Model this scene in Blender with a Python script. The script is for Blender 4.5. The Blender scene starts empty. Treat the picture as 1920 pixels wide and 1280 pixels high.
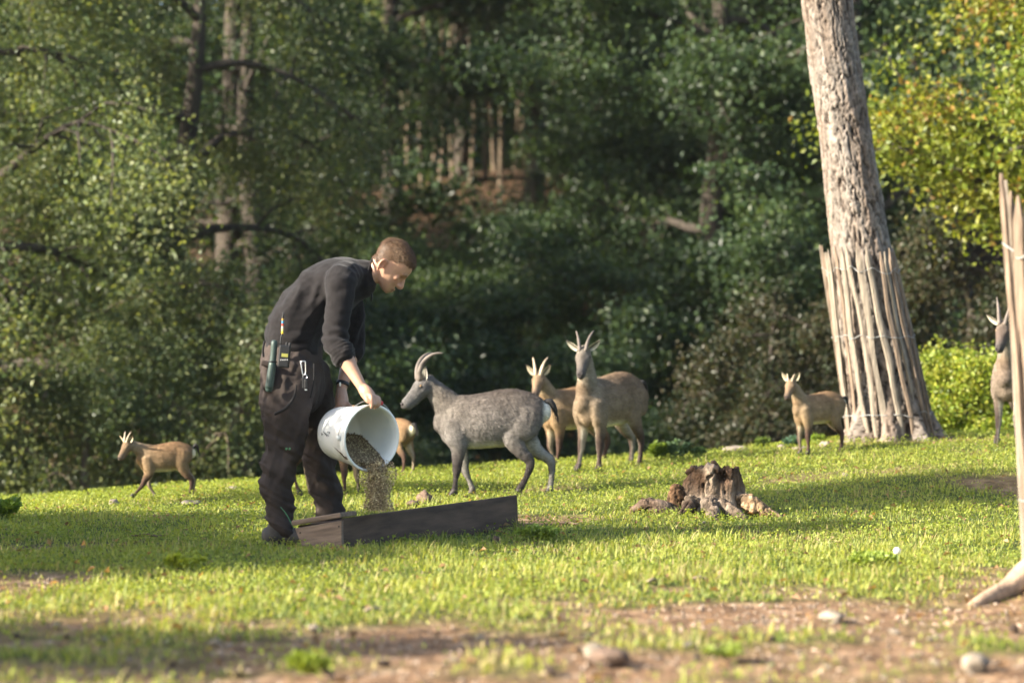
import bpy, math, random
import numpy as np
from mathutils import Vector, Matrix

# ---------------------------------------------------------------- camera, sky, sun, exposure
sc = bpy.context.scene
COL = sc.collection
FPX, VH, CAMZ = 4517.0, 700.0, 0.9            # focal length and eye level in photo pixels, eye height in metres
cam_d = bpy.data.cameras.new('camera'); cam = bpy.data.objects.new('camera', cam_d); COL.objects.link(cam)
cam.location = (0, 0, CAMZ); cam.rotation_euler = (math.radians(90), 0, 0)
cam_d.sensor_width = 36; cam_d.lens = 36 * FPX / 1920; cam_d.shift_y = (VH - 640) / 1920
cam_d.clip_start = 0.1; cam_d.clip_end = 2000
cam_d.dof.use_dof = True; cam_d.dof.focus_distance = 14.0; cam_d.dof.aperture_fstop = 1.8
sc.camera = cam
SUN_EL = math.radians(25); SUN_AZ = math.atan2(-0.34, -0.94)   # direction towards the sun, from +X
to_sun = Vector((math.cos(SUN_AZ) * math.cos(SUN_EL), math.sin(SUN_AZ) * math.cos(SUN_EL), math.sin(SUN_EL)))
w = bpy.data.worlds.new('World'); sc.world = w; w.use_nodes = True
nt = w.node_tree; bg = nt.nodes['Background']
sky = nt.nodes.new('ShaderNodeTexSky'); sky.sky_type = 'NISHITA'; sky.sun_disc = False
sky.sun_elevation = SUN_EL; sky.sun_rotation = math.pi / 2 - SUN_AZ; sky.dust_density = 2.0
nt.links.new(sky.outputs[0], bg.inputs[0]); bg.inputs[1].default_value = 0.115
sun_d = bpy.data.lights.new('sun', 'SUN'); sun = bpy.data.objects.new('sun', sun_d); COL.objects.link(sun)
sun_d.energy = 5.0; sun_d.angle = math.radians(0.5); sun_d.color = (1.0, 0.91, 0.76)
sun.rotation_euler = (-to_sun).to_track_quat('-Z', 'Y').to_euler()
sc.view_settings.view_transform = 'Standard'; sc.view_settings.look = 'None'
sc.view_settings.exposure = 2.05; sc.view_settings.gamma = 1.0
sc.cycles.use_denoising = True
sc.cycles.max_bounces = 8; sc.cycles.transparent_max_bounces = 4; sc.cycles.sample_clamp_indirect = 4
sc.cycles.caustics_reflective = False; sc.cycles.caustics_refractive = False
PI = math.pi; random.seed(7); RNG = np.random.default_rng(7)

# ---------------------------------------------------------------- helpers
def W(u, v, D):
    return np.array([(u - 960) / FPX * D, D, CAMZ + (VH - v) / FPX * D])
def sstep(a, b, x):
    t = np.clip((x - a) / (b - a), 0, 1); return t * t * (3 - 2 * t)
def _hash(ix, iy, iz, s):
    h = (ix * 374761393 + iy * 668265263 + iz * 2147483647 + s * 144665) & 0xffffffff
    h = ((h ^ (h >> 13)) * 1274126177) & 0xffffffff
    return ((h ^ (h >> 16)) & 0xffff) / 65535.0
def vnoise(P, s=0):
    P = np.asarray(P, float); I = np.floor(P).astype(np.int64); f = P - I; f = f * f * (3 - 2 * f)
    out = 0
    for dx in (0, 1):
        for dy in (0, 1):
            for dz in (0, 1):
                wt = (f[..., 0] if dx else 1 - f[..., 0]) * (f[..., 1] if dy else 1 - f[..., 1]) * (f[..., 2] if dz else 1 - f[..., 2])
                out = out + wt * _hash(I[..., 0] + dx, I[..., 1] + dy, I[..., 2] + dz, s)
    return out * 2 - 1
def fbm(P, o=4, s=0):
    P = np.asarray(P, float); a, r = 1.0, 0
    for i in range(o):
        r = r + a * vnoise(P, s + i); P = P * 2.03 + 11.7; a *= 0.5
    return r
def noise2(x, y, f, o=3, s=0):
    return fbm(np.stack([x * f, y * f, np.zeros_like(x) + s * 3.1], -1), o, s)

def link(ob, parent=None):
    COL.objects.link(ob)
    if parent is not None: ob.parent = parent
    return ob
def tag(o, label=None, cat=None, group=None, kind=None):
    if label: o['label'] = label
    if cat: o['category'] = cat
    if group: o['group'] = group
    if kind: o['kind'] = kind
    return o
def empty(name, loc, rz=0.0, scale=1.0):
    o = bpy.data.objects.new(name, None); o.empty_display_size = 0.1
    o.location = loc; o.rotation_euler = (0, 0, rz); o.scale = (scale,) * 3
    return link(o)
def set_col(me, col):
    c = np.ones((len(me.vertices), 4), np.float32); c[:, :3] = col
    at = me.color_attributes.new('Col', 'FLOAT_COLOR', 'POINT'); at.data.foreach_set('color', c.ravel())
def mesh_arr(name, V, F, col=None, smooth=False):
    """fast mesh: V (n,3), F (m,k) with one polygon size"""
    V = np.ascontiguousarray(V, np.float32); F = np.ascontiguousarray(F, np.int32); k = F.shape[1]
    me = bpy.data.meshes.new(name)
    me.vertices.add(len(V)); me.vertices.foreach_set('co', V.ravel())
    me.loops.add(F.size); me.loops.foreach_set('vertex_index', F.ravel())
    me.polygons.add(len(F)); me.polygons.foreach_set('loop_start', np.arange(len(F), dtype=np.int32) * k)
    me.polygons.foreach_set('loop_total', np.full(len(F), k, np.int32))
    me.polygons.foreach_set('use_smooth', np.full(len(F), smooth))
    if col is not None: set_col(me, col)
    me.update(calc_edges=True); return me
def mesh_list(name, V, F, smooth=True, col=None):
    me = bpy.data.meshes.new(name); me.from_pydata([tuple(map(float, p)) for p in V], [], [tuple(map(int, f)) for f in F])
    me.polygons.foreach_set('use_smooth', np.full(len(me.polygons), smooth))
    if col is not None: set_col(me, col)
    me.update(); return me
def obj(name, me, mt, parent=None):
    o = bpy.data.objects.new(name, me)
    if mt is not None and not me.materials: me.materials.append(mt)
    return link(o, parent)

class MB:
    """collects shapes into one mesh"""
    def __init__(s): s.V, s.F, s.n = [], [], 0
    def add(s, V, F):
        s.V.append(np.asarray(V, float).reshape(-1, 3)); s.F += [tuple(int(i) + s.n for i in f) for f in F]; s.n += len(s.V[-1]); return s
    def verts(s): return np.concatenate(s.V)
    def build(s, name, mt, parent=None, smooth=True, origin=None, col=None):
        V = s.verts()
        if origin is not None: V = V - np.asarray(origin)
        return obj(name, mesh_list(name, V, s.F, smooth, col), mt, parent)

def crom(A, sub):
    A = np.asarray(A, float)
    if A.ndim == 1: A = A[:, None]
    if len(A) == 2 or sub <= 1:
        if sub <= 1: return A
        t = np.linspace(0, 1, sub + 1)[:, None]; return A[0] * (1 - t) + A[1] * t
    P = np.vstack([2 * A[0] - A[1], A, 2 * A[-1] - A[-2]]); out = []
    for i in range(1, len(P) - 2):
        for j in range(sub):
            t = j / sub; p0, p1, p2, p3 = P[i - 1:i + 3]
            out.append(.5 * (2 * p1 + (p2 - p0) * t + (2 * p0 - 5 * p1 + 4 * p2 - p3) * t * t + (3 * p1 - p0 - 3 * p2 + p3) * t ** 3))
    out.append(P[-2]); return np.array(out)
def tube(pts, ra, rb=None, side=(0, 1, 0), n=14, sub=4, cap=1, power=1.0):
    """swept tapered tube: ra across the bending plane, rb along `side`; round caps"""
    pts = np.asarray(pts, float); m = len(pts)
    ra = np.full(m, ra) if np.isscalar(ra) else np.asarray(ra, float)
    rb = ra if rb is None else (np.full(m, rb) if np.isscalar(rb) else np.asarray(rb, float))
    C = crom(pts, sub); A = np.maximum(crom(ra, sub)[:, 0], 1e-4); B = np.maximum(crom(rb, sub)[:, 0], 1e-4)
    T = np.gradient(C, axis=0); T /= np.linalg.norm(T, axis=1)[:, None] + 1e-12
    S = np.tile(np.asarray(side, float), (len(C), 1)); S -= (S * T).sum(1)[:, None] * T
    S /= np.linalg.norm(S, axis=1)[:, None] + 1e-12; U = np.cross(S, T)
    if cap == 1:
        def capring(i, sgn):
            r = min(A[i], B[i]) * .8; cs, ra_, rb_ = [], [], []
            for f in (.45, .8, .97):
                cs.append(C[i] + sgn * T[i] * r * f); k = math.sqrt(1 - f * f); ra_.append(A[i] * k); rb_.append(B[i] * k)
            return cs, ra_, rb_
        c0, a0, b0 = capring(0, -1); c1, a1, b1 = capring(-1, 1)
        C = np.vstack([c0[::-1], C, c1]); A = np.concatenate([a0[::-1], A, a1]); B = np.concatenate([b0[::-1], B, b1])
        S = np.vstack([S[:1]] * 3 + [S] + [S[-1:]] * 3); U = np.vstack([U[:1]] * 3 + [U] + [U[-1:]] * 3)
    th = np.linspace(0, 2 * math.pi, n, endpoint=False); c, s_ = np.cos(th), np.sin(th)
    if power != 1.0: c = np.sign(c) * abs(c) ** power; s_ = np.sign(s_) * abs(s_) ** power
    V = C[:, None] + U[:, None] * (A[:, None] * c)[..., None] + S[:, None] * (B[:, None] * s_)[..., None]
    k = len(C); V = V.reshape(-1, 3); F = []
    for i in range(k - 1):
        for j in range(n):
            F.append((i * n + j, i * n + (j + 1) % n, (i + 1) * n + (j + 1) % n, (i + 1) * n + j))
    if cap:
        V = np.vstack([V, C[0], C[-1]]); a, b = k * n, k * n + 1
        for j in range(n):
            F.append((a, (j + 1) % n, j)); F.append((b, (k - 1) * n + j, (k - 1) * n + (j + 1) % n))
    return V, F
def box(c, size, R=None, taper=0.0):
    x, y, z = [s / 2 for s in size]
    V = np.array([[sx * x * (1 - taper * (sz > 0)), sy * y * (1 - taper * (sz > 0)), sz * z] for sz in (-1, 1) for sy in (-1, 1) for sx in (-1, 1)])
    if R is not None: V = V @ np.asarray(R).T
    return V + np.asarray(c), [(0, 2, 3, 1), (4, 5, 7, 6), (0, 1, 5, 4), (2, 6, 7, 3), (0, 4, 6, 2), (1, 3, 7, 5)]
def ellipsoid(c, r, R=None, n=14, m=9):
    V = []
    for i in range(m + 1):
        ph = math.pi * i / m
        for j in range(n):
            th = 2 * math.pi * j / n; V.append((math.sin(ph) * math.cos(th), math.sin(ph) * math.sin(th), math.cos(ph)))
    V = np.array(V) * np.asarray(r)
    if R is not None: V = V @ np.asarray(R).T
    F = [(i * n + j, (i + 1) * n + j, (i + 1) * n + (j + 1) % n, i * n + (j + 1) % n) for i in range(m) for j in range(n)]
    return V + np.asarray(c), F
def lathe(prof, n=40, axis=None, org=(0, 0, 0)):
    """prof: (radius, height) list turned round an axis"""
    ax = np.array([0, 0, 1.]) if axis is None else np.asarray(axis, float) / np.linalg.norm(axis)
    h = np.array([0, 0, 1.]) if abs(ax[2]) < .9 else np.array([1., 0, 0]); a = np.cross(h, ax); a /= np.linalg.norm(a); b = np.cross(ax, a)
    th = np.linspace(0, 2 * math.pi, n, endpoint=False); V, F = [], []
    for r, z in prof:
        V.append(np.asarray(org) + ax * z + r * (np.cos(th)[:, None] * a + np.sin(th)[:, None] * b))
    for i in range(len(prof) - 1):
        for j in range(n): F.append((i * n + j, i * n + (j + 1) % n, (i + 1) * n + (j + 1) % n, (i + 1) * n + j))
    return np.concatenate(V), F
def remesh(mb, voxel, smooth=3, fac=.5):
    """one continuous skin over overlapping shapes -> (verts, quads)"""
    me = mesh_list('tmp', mb.verts(), mb.F); o = bpy.data.objects.new('tmp', me); COL.objects.link(o)
    m = o.modifiers.new('r', 'REMESH'); m.mode = 'VOXEL'; m.voxel_size = voxel
    if smooth:
        q = o.modifiers.new('s', 'SMOOTH'); q.iterations = smooth; q.factor = fac
    dg = bpy.context.evaluated_depsgraph_get(); ev = o.evaluated_get(dg); em = ev.to_mesh()
    V = np.empty(len(em.vertices) * 3, np.float32); em.vertices.foreach_get('co', V)
    lt = np.empty(len(em.polygons), np.int32); em.polygons.foreach_get('loop_total', lt)
    L = np.empty(len(em.loops), np.int32); em.loops.foreach_get('vertex_index', L)
    ev.to_mesh_clear(); bpy.data.objects.remove(o); bpy.data.meshes.remove(me)
    assert (lt == 4).all()
    return V.reshape(-1, 3).astype(float), L.reshape(-1, 4)
def vnormals(V, F):
    N = np.zeros_like(V); fn = np.cross(V[F[:, 2]] - V[F[:, 0]], V[F[:, 3 if F.shape[1] > 3 else 1]] - V[F[:, 1]])
    for k in range(F.shape[1]): np.add.at(N, F[:, k], fn)
    return N / (np.linalg.norm(N, axis=1)[:, None] + 1e-12)
def rotz(a): return np.array([[math.cos(a), -math.sin(a), 0], [math.sin(a), math.cos(a), 0], [0, 0, 1]])
def roty(a): return np.array([[math.cos(a), 0, math.sin(a)], [0, 1, 0], [-math.sin(a), 0, math.cos(a)]])
def rotx(a): return np.array([[1, 0, 0], [0, math.cos(a), -math.sin(a)], [0, math.sin(a), math.cos(a)]])

# ---------------------------------------------------------------- materials
def mat(name, base=(.5, .5, .5), rough=.8, attr=False, var=0.0, vscale=8.0, vcol=None, bump=0.0, bscale=40.0, bdist=.01,
        trans=0.0, tcol=None, spec=.3, sss=0.0, metal=0.0, stretch=None, objrand=0.0, sheen=0.0):
    m = bpy.data.materials.new(name); m.use_nodes = True; n = m.node_tree.nodes; l = m.node_tree.links
    p = n['Principled BSDF']; out = n['Material Output']
    p.inputs['Roughness'].default_value = rough; p.inputs['Specular IOR Level'].default_value = spec; p.inputs['Metallic'].default_value = metal
    if sheen: p.inputs['Sheen Weight'].default_value = sheen
    tc = n.new('ShaderNodeTexCoord'); src = tc.outputs['Object']
    if stretch:
        mp = n.new('ShaderNodeMapping'); mp.inputs['Scale'].default_value = stretch; l.new(src, mp.inputs[0]); src = mp.outputs[0]
    if attr:
        a = n.new('ShaderNodeAttribute'); a.attribute_name = 'Col'; c = a.outputs['Color']
    else:
        r = n.new('ShaderNodeRGB'); r.outputs[0].default_value = (*base, 1); c = r.outputs[0]
    if var:
        nz = n.new('ShaderNodeTexNoise'); nz.inputs['Scale'].default_value = vscale; nz.inputs['Detail'].default_value = 6; l.new(src, nz.inputs['Vector'])
        if vcol:
            rp = n.new('ShaderNodeMapRange'); rp.inputs[1].default_value = .4; rp.inputs[2].default_value = .65; l.new(nz.outputs[0], rp.inputs[0])
            mul = n.new('ShaderNodeMath'); mul.operation = 'MULTIPLY'; mul.inputs[1].default_value = var; l.new(rp.outputs[0], mul.inputs[0])
            mx = n.new('ShaderNodeMix'); mx.data_type = 'RGBA'; l.new(mul.outputs[0], mx.inputs[0]); l.new(c, mx.inputs[6]); mx.inputs[7].default_value = (*vcol, 1); c = mx.outputs[2]
        else:
            rp = n.new('ShaderNodeMapRange'); rp.inputs[1].default_value = .3; rp.inputs[2].default_value = .7
            rp.inputs[3].default_value = 1 - var; rp.inputs[4].default_value = 1 + var; l.new(nz.outputs[0], rp.inputs[0])
            mx = n.new('ShaderNodeMix'); mx.data_type = 'RGBA'; mx.blend_type = 'MULTIPLY'; mx.inputs[0].default_value = 1; l.new(c, mx.inputs[6]); l.new(rp.outputs[0], mx.inputs[7]); c = mx.outputs[2]
    if objrand:
        oi = n.new('ShaderNodeObjectInfo'); hs = n.new('ShaderNodeHueSaturation')
        r1 = n.new('ShaderNodeMapRange'); r1.inputs[3].default_value = 1 - objrand; r1.inputs[4].default_value = 1 + objrand; l.new(oi.outputs['Random'], r1.inputs[0])
        l.new(r1.outputs[0], hs.inputs['Value']); l.new(c, hs.inputs['Color']); c = hs.outputs[0]
    l.new(c, p.inputs['Base Color'])
    if sss:
        p.inputs['Subsurface Weight'].default_value = sss; p.inputs['Subsurface Radius'].default_value = (1, .35, .2); p.inputs['Subsurface Scale'].default_value = .012
    if bump:
        nb = n.new('ShaderNodeTexNoise'); nb.inputs['Scale'].default_value = bscale; nb.inputs['Detail'].default_value = 5; l.new(src, nb.inputs['Vector'])
        b = n.new('ShaderNodeBump'); b.inputs['Strength'].default_value = bump; b.inputs['Distance'].default_value = bdist
        l.new(nb.outputs[0], b.inputs['Height']); l.new(b.outputs[0], p.inputs['Normal'])
    if trans:
        t = n.new('ShaderNodeBsdfTranslucent'); ms = n.new('ShaderNodeMixShader'); ms.inputs[0].default_value = trans
        if tcol:
            tm = n.new('ShaderNodeMix'); tm.data_type = 'RGBA'; tm.blend_type = 'MULTIPLY'; tm.inputs[0].default_value = 1; l.new(c, tm.inputs[6]); tm.inputs[7].default_value = (*tcol, 1); l.new(tm.outputs[2], t.inputs[0])
        else: l.new(c, t.inputs[0])
        l.new(p.outputs[0], ms.inputs[1]); l.new(t.outputs[0], ms.inputs[2]); l.new(ms.outputs[0], out.inputs[0])
    return m
# ---------------------------------------------------------------- the ground
def crest(x): return 18.6 + .13 * (x + 3.5)
def G(x, y):
    x = np.asarray(x, float); y = np.asarray(y, float)
    t = sstep(13.2, 19, y); z = t * (.06 * np.clip(x, -8, 9) + .162)
    z = z + .07 * np.exp(-((x - 3.0) ** 2 + (y - 19) ** 2) / .5) + .05 * np.exp(-((x - 2.25) ** 2 + (y - 9.9) ** 2) / .12)
    z = z + .022 * noise2(x, y, 1.1, 2, 3) + .008 * noise2(x, y, 5, 2, 5)
    d = np.clip(y - crest(x), 0, None); drop = np.minimum(.16 * d * d, 1.9 * sstep(0, 6, d) + .03 * d)
    hill = np.clip(y - 29, 0, 29) * .30 * sstep(27, 34, y) + .25 * noise2(x, y, .25, 3, 9) * sstep(26, 34, y)
    side = .02 * np.clip(np.abs(x) - 6, 0, 30) * sstep(30, 45, y)
    return z - drop + hill + side
def soil(x, y):
    """1 = bare earth, 0 = turf"""
    x = np.asarray(x, float); y = np.asarray(y, float)
    e = 9.0 + .42 * np.clip(x, -2, 2.2) + .8 * noise2(x, y, 1.0, 3, 21)
    m = 1 - sstep(-.9, 1.3, y - e)
    m = np.clip(m + .75 * noise2(x, y, 3.2, 3, 23) * (m > .02), 0, 1)
    n = noise2(x, y, .9, 3, 31); m = np.maximum(m, sstep(.42, .95, n) * .8)
    m = np.maximum(m, .95 * np.exp(-(((x + 2.35) / .75) ** 2 + ((y - 12.55 - .25 * (x + 2.3)) / .28) ** 2) ** 2))
    m = np.maximum(m, .9 * np.exp(-(((x - .1) / .3) ** 2 + ((y - 9.35) / .22) ** 2) ** 2))
    m = np.maximum(m, .9 * np.exp(-(((x - 2.15) / .55) ** 2 + ((y - 9.6) / .5) ** 2) ** 2))
    m = np.maximum(m, .8 * np.exp(-(((x - 3.2) / .9) ** 2 + ((y - 18.9) / .45) ** 2) ** 2))
    return np.clip(m, 0, 1)
def axis_pts(lo, a, b, hi, fine, nlo, nhi):
    l = lo + (a - lo) * (1 - np.linspace(1, 0, nlo, endpoint=False) ** 2.2) if nlo else np.array([])
    h = b + (hi - b) * np.linspace(0, 1, nhi + 1)[1:] ** 2.2
    return np.concatenate([l, np.arange(a, b, fine), h])
gx = axis_pts(-140, -5.2, 5.6, 140, .07, 45, 45); gy = axis_pts(-60, 6.0, 21, 260, .07, 40, 120)
X, Y = np.meshgrid(gx, gy); Z = G(X, Y)
Z = Z - .018 * soil(X, Y) * (np.abs(Y - 13) < 8)
nx, ny = len(gx), len(gy); I = np.arange(nx * ny).reshape(ny, nx)
Fq = np.stack([I[:-1, :-1], I[:-1, 1:], I[1:, 1:], I[1:, :-1]], -1).reshape(-1, 4)
gm = mesh_arr('ground', np.stack([X, Y, Z], -1).reshape(-1, 3), Fq, smooth=True)
S = soil(X, Y).ravel(); forest = sstep(20.0, 23.0, Y.ravel() - .13 * X.ravel())
c = np.stack([S, forest, 0 * S], -1); set_col(gm, c)
def ground_material():
    m = bpy.data.materials.new('turf_and_earth'); m.use_nodes = True; n = m.node_tree.nodes; l = m.node_tree.links; p = n['Principled BSDF']
    p.inputs['Roughness'].default_value = .95; p.inputs['Specular IOR Level'].default_value = .1
    a = n.new('ShaderNodeAttribute'); a.attribute_name = 'Col'; sp = n.new('ShaderNodeSeparateColor'); l.new(a.outputs['Color'], sp.inputs[0])
    g = n.new('ShaderNodeNewGeometry')
    def nz(scale, det=6):
        t = n.new('ShaderNodeTexNoise'); t.inputs['Scale'].default_value = scale; t.inputs['Detail'].default_value = det; l.new(g.outputs['Position'], t.inputs['Vector']); return t.outputs[0]
    def ramp(f, pts):
        r = n.new('ShaderNodeValToRGB'); e = r.color_ramp.elements
        while len(e) < len(pts): e.new(.5)
        for k, (q, cc) in enumerate(pts): e[k].position = q; e[k].color = (*cc, 1)
        l.new(f, r.inputs[0]); return r.outputs[0]
    def mix(f, x, y):
        t = n.new('ShaderNodeMix'); t.data_type = 'RGBA'; l.new(f, t.inputs[0]); l.new(x, t.inputs[6]); l.new(y, t.inputs[7]); return t.outputs[2]
    earth = ramp(nz(9), [(.3, (.08, .047, .028)), (.5, (.185, .11, .062)), (.7, (.30, .20, .125))])
    turf = ramp(nz(14), [(.3, (.035, .05, .012)), (.55, (.075, .095, .022)), (.72, (.13, .105, .045))])
    litter = ramp(nz(5), [(.32, (.02, .015, .01)), (.5, (.052, .032, .019)), (.68, (.12, .07, .038))])
    cc = mix(sp.outputs[0], turf, earth); cc = mix(sp.outputs[1], cc, litter); l.new(cc, p.inputs['Base Color'])
    b = n.new('ShaderNodeBump'); b.inputs['Strength'].default_value = .9; b.inputs['Distance'].default_value = .03; l.new(nz(28, 8), b.inputs['Height']); l.new(b.outputs[0], p.inputs['Normal'])
    return m
ground = obj('ground', gm, ground_material()); tag(ground, 'grassy paddock slope with a strip of bare earth', kind='structure')
def gz(x, y): return float(G(np.array(x), np.array(y)))
def on_ground(u, v, lo=6.0, hi=24.0):
    """the point of the ground seen at photo pixel u, v"""
    for D in np.arange(lo, hi, .02):
        p = W(u, v, D)
        if p[2] <= gz(p[0], p[1]): return np.array([p[0], p[1], gz(p[0], p[1])])
    p = W(u, v, hi); return np.array([p[0], p[1], gz(p[0], p[1])])

# ---------------------------------------------------------------- grass and clover
M_GRASS = mat('grass_blade', attr=True, rough=.55, trans=.45, tcol=(1.25, 1.2, .55), spec=.3)
def scatter(n, y0, y1, margin=1.2):
    y = np.sqrt(RNG.uniform(y0 ** 2, y1 ** 2, n)); x = RNG.uniform(-1, 1, n) * (.2126 * y + margin); return x, y
def make_grass(n):
    x, y = scatter(n, 6.2, 20.3)
    s = soil(x, y); cl = noise2(x, y, 6, 2, 41)
    keep = RNG.random(len(x)) < np.clip((1.02 - s) ** 1.8 * (1.0 + .5 * cl), 0.004, 1) * np.clip(.35 + 6.5 / y, 0, 1)
    keep &= y < crest(x) + .7
    x, y = x[keep], y[keep]; k = len(x); z = G(x, y)
    patch = noise2(x, y, 1.6, 3, 47); tuft = sstep(.2, .9, noise2(x, y, 2.6, 2, 43))
    h = RNG.gamma(4, .25, k) * .022 * (1 + 1.0 * tuft) * (1 + .25 * patch) * (1 - .3 * sstep(12.5, 16, y)); h = np.clip(h, .008, .085) * (1 - .35 * soil(x, y))
    wd = RNG.uniform(.0022, .0050, k) * (1 + .25 * (y < 10)); az = RNG.uniform(0, 2 * np.pi, k); lean = RNG.uniform(.05, .85, k) * h
    d = np.stack([np.cos(az), np.sin(az)], -1); pz = np.stack([-d[:, 1], d[:, 0]], -1)
    base = np.stack([x, y, z - .004], -1); V = np.zeros((k, 5, 3))
    tw = RNG.uniform(-.5, .5, (k, 1)); dirw = pz * np.cos(tw) + d * np.sin(tw)
    V[:, 0] = base; V[:, 0, :2] -= dirw * wd[:, None]; V[:, 1] = base; V[:, 1, :2] += dirw * wd[:, None]
    mid = base.copy(); mid[:, :2] += d * (lean * .35)[:, None]; mid[:, 2] += h * .6
    V[:, 2] = mid; V[:, 2, :2] += dirw * (wd * .8)[:, None]; V[:, 3] = mid; V[:, 3, :2] -= dirw * (wd * .8)[:, None]
    V[:, 4] = base; V[:, 4, :2] += d * lean[:, None]; V[:, 4, 2] += h
    i = np.arange(k)[:, None] * 5
    F = np.concatenate([i + np.array([[0, 1, 2]]), i + np.array([[0, 2, 3]]), i + np.array([[3, 2, 4]])])
    r = RNG.random((k, 1)); green = np.array([.115, .165, .036]); lime = np.array([.36, .365, .085]); straw = np.array([.40, .33, .15])
    c = green + (lime - green) * np.clip(r + .25 * patch[:, None], 0, 1.1)
    dry = (RNG.random((k, 1)) < (.09 + .30 * sstep(.1, .9, noise2(x, y, 1.3, 2, 53))[:, None] + .3 * soil(x, y)[:, None]))
    c = np.where(dry, straw * RNG.uniform(.6, 1.1, (k, 1)), c)
    col = np.repeat(c[:, None], 5, 1).reshape(-1, 3)
    return V.reshape(-1, 3), F, col
V, F, c = make_grass(400000)
tag(obj('grass', mesh_arr('grass', V, F, c, True), M_GRASS), 'short sunlit meadow grass covering the paddock slope', 'grass', kind='stuff')
def leaf_quads(P, N, size, col, bend=.25, elong=1.5):
    """diamond leaves of two folded triangles at P facing N"""
    k = len(P); r = RNG.normal(size=(k, 3)); a = np.cross(N, r); a /= np.linalg.norm(a, axis=1)[:, None] + 1e-9; b = np.cross(N, a)
    s = size[:, None]; V = np.zeros((k, 4, 3))
    V[:, 0] = P - a * s * elong * .5; V[:, 2] = P + a * s * elong * .5 - N * s * bend
    V[:, 1] = P + b * s * .5 + N * s * bend * .5; V[:, 3] = P - b * s * .5 + N * s * bend * .5
    i = np.arange(k)[:, None] * 4
    F = np.concatenate([i + np.array([[0, 1, 2]]), i + np.array([[0, 2, 3]])])
    return V.reshape(-1, 3), F, np.repeat(col[:, None], 4, 1).reshape(-1, 3)
def make_clover(n):
    x, y = scatter(n, 6.5, 20.3)
    cl = noise2(x, y, 1.7, 3, 61)
    keep = (RNG.random(n) < np.clip(.22 + .6 * sstep(14.5, 17.5, y) + .9 * sstep(.25, .8, cl), 0, 1) * (1 - .95 * soil(x, y))) & (y < crest(x) + .6)
    x, y = x[keep], y[keep]; k = len(x); z = G(x, y) + RNG.uniform(.008, .05, k)
    N = RNG.normal(size=(k, 3)) * .45 + np.array([0, 0, 1]); N /= np.linalg.norm(N, axis=1)[:, None]
    c = np.array([.17, .22, .035]) + RNG.random((k, 1)) * np.array([.13, .12, .02])
    return leaf_quads(np.stack([x, y, z], -1), N, RNG.uniform(.008, .019, k), c, .15, 1.2)
V, F, c = make_clover(185000)
tag(obj('clover', mesh_arr('clover', V, F, c), M_GRASS), 'low clover leaves growing through the turf', 'clover', kind='stuff')
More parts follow.
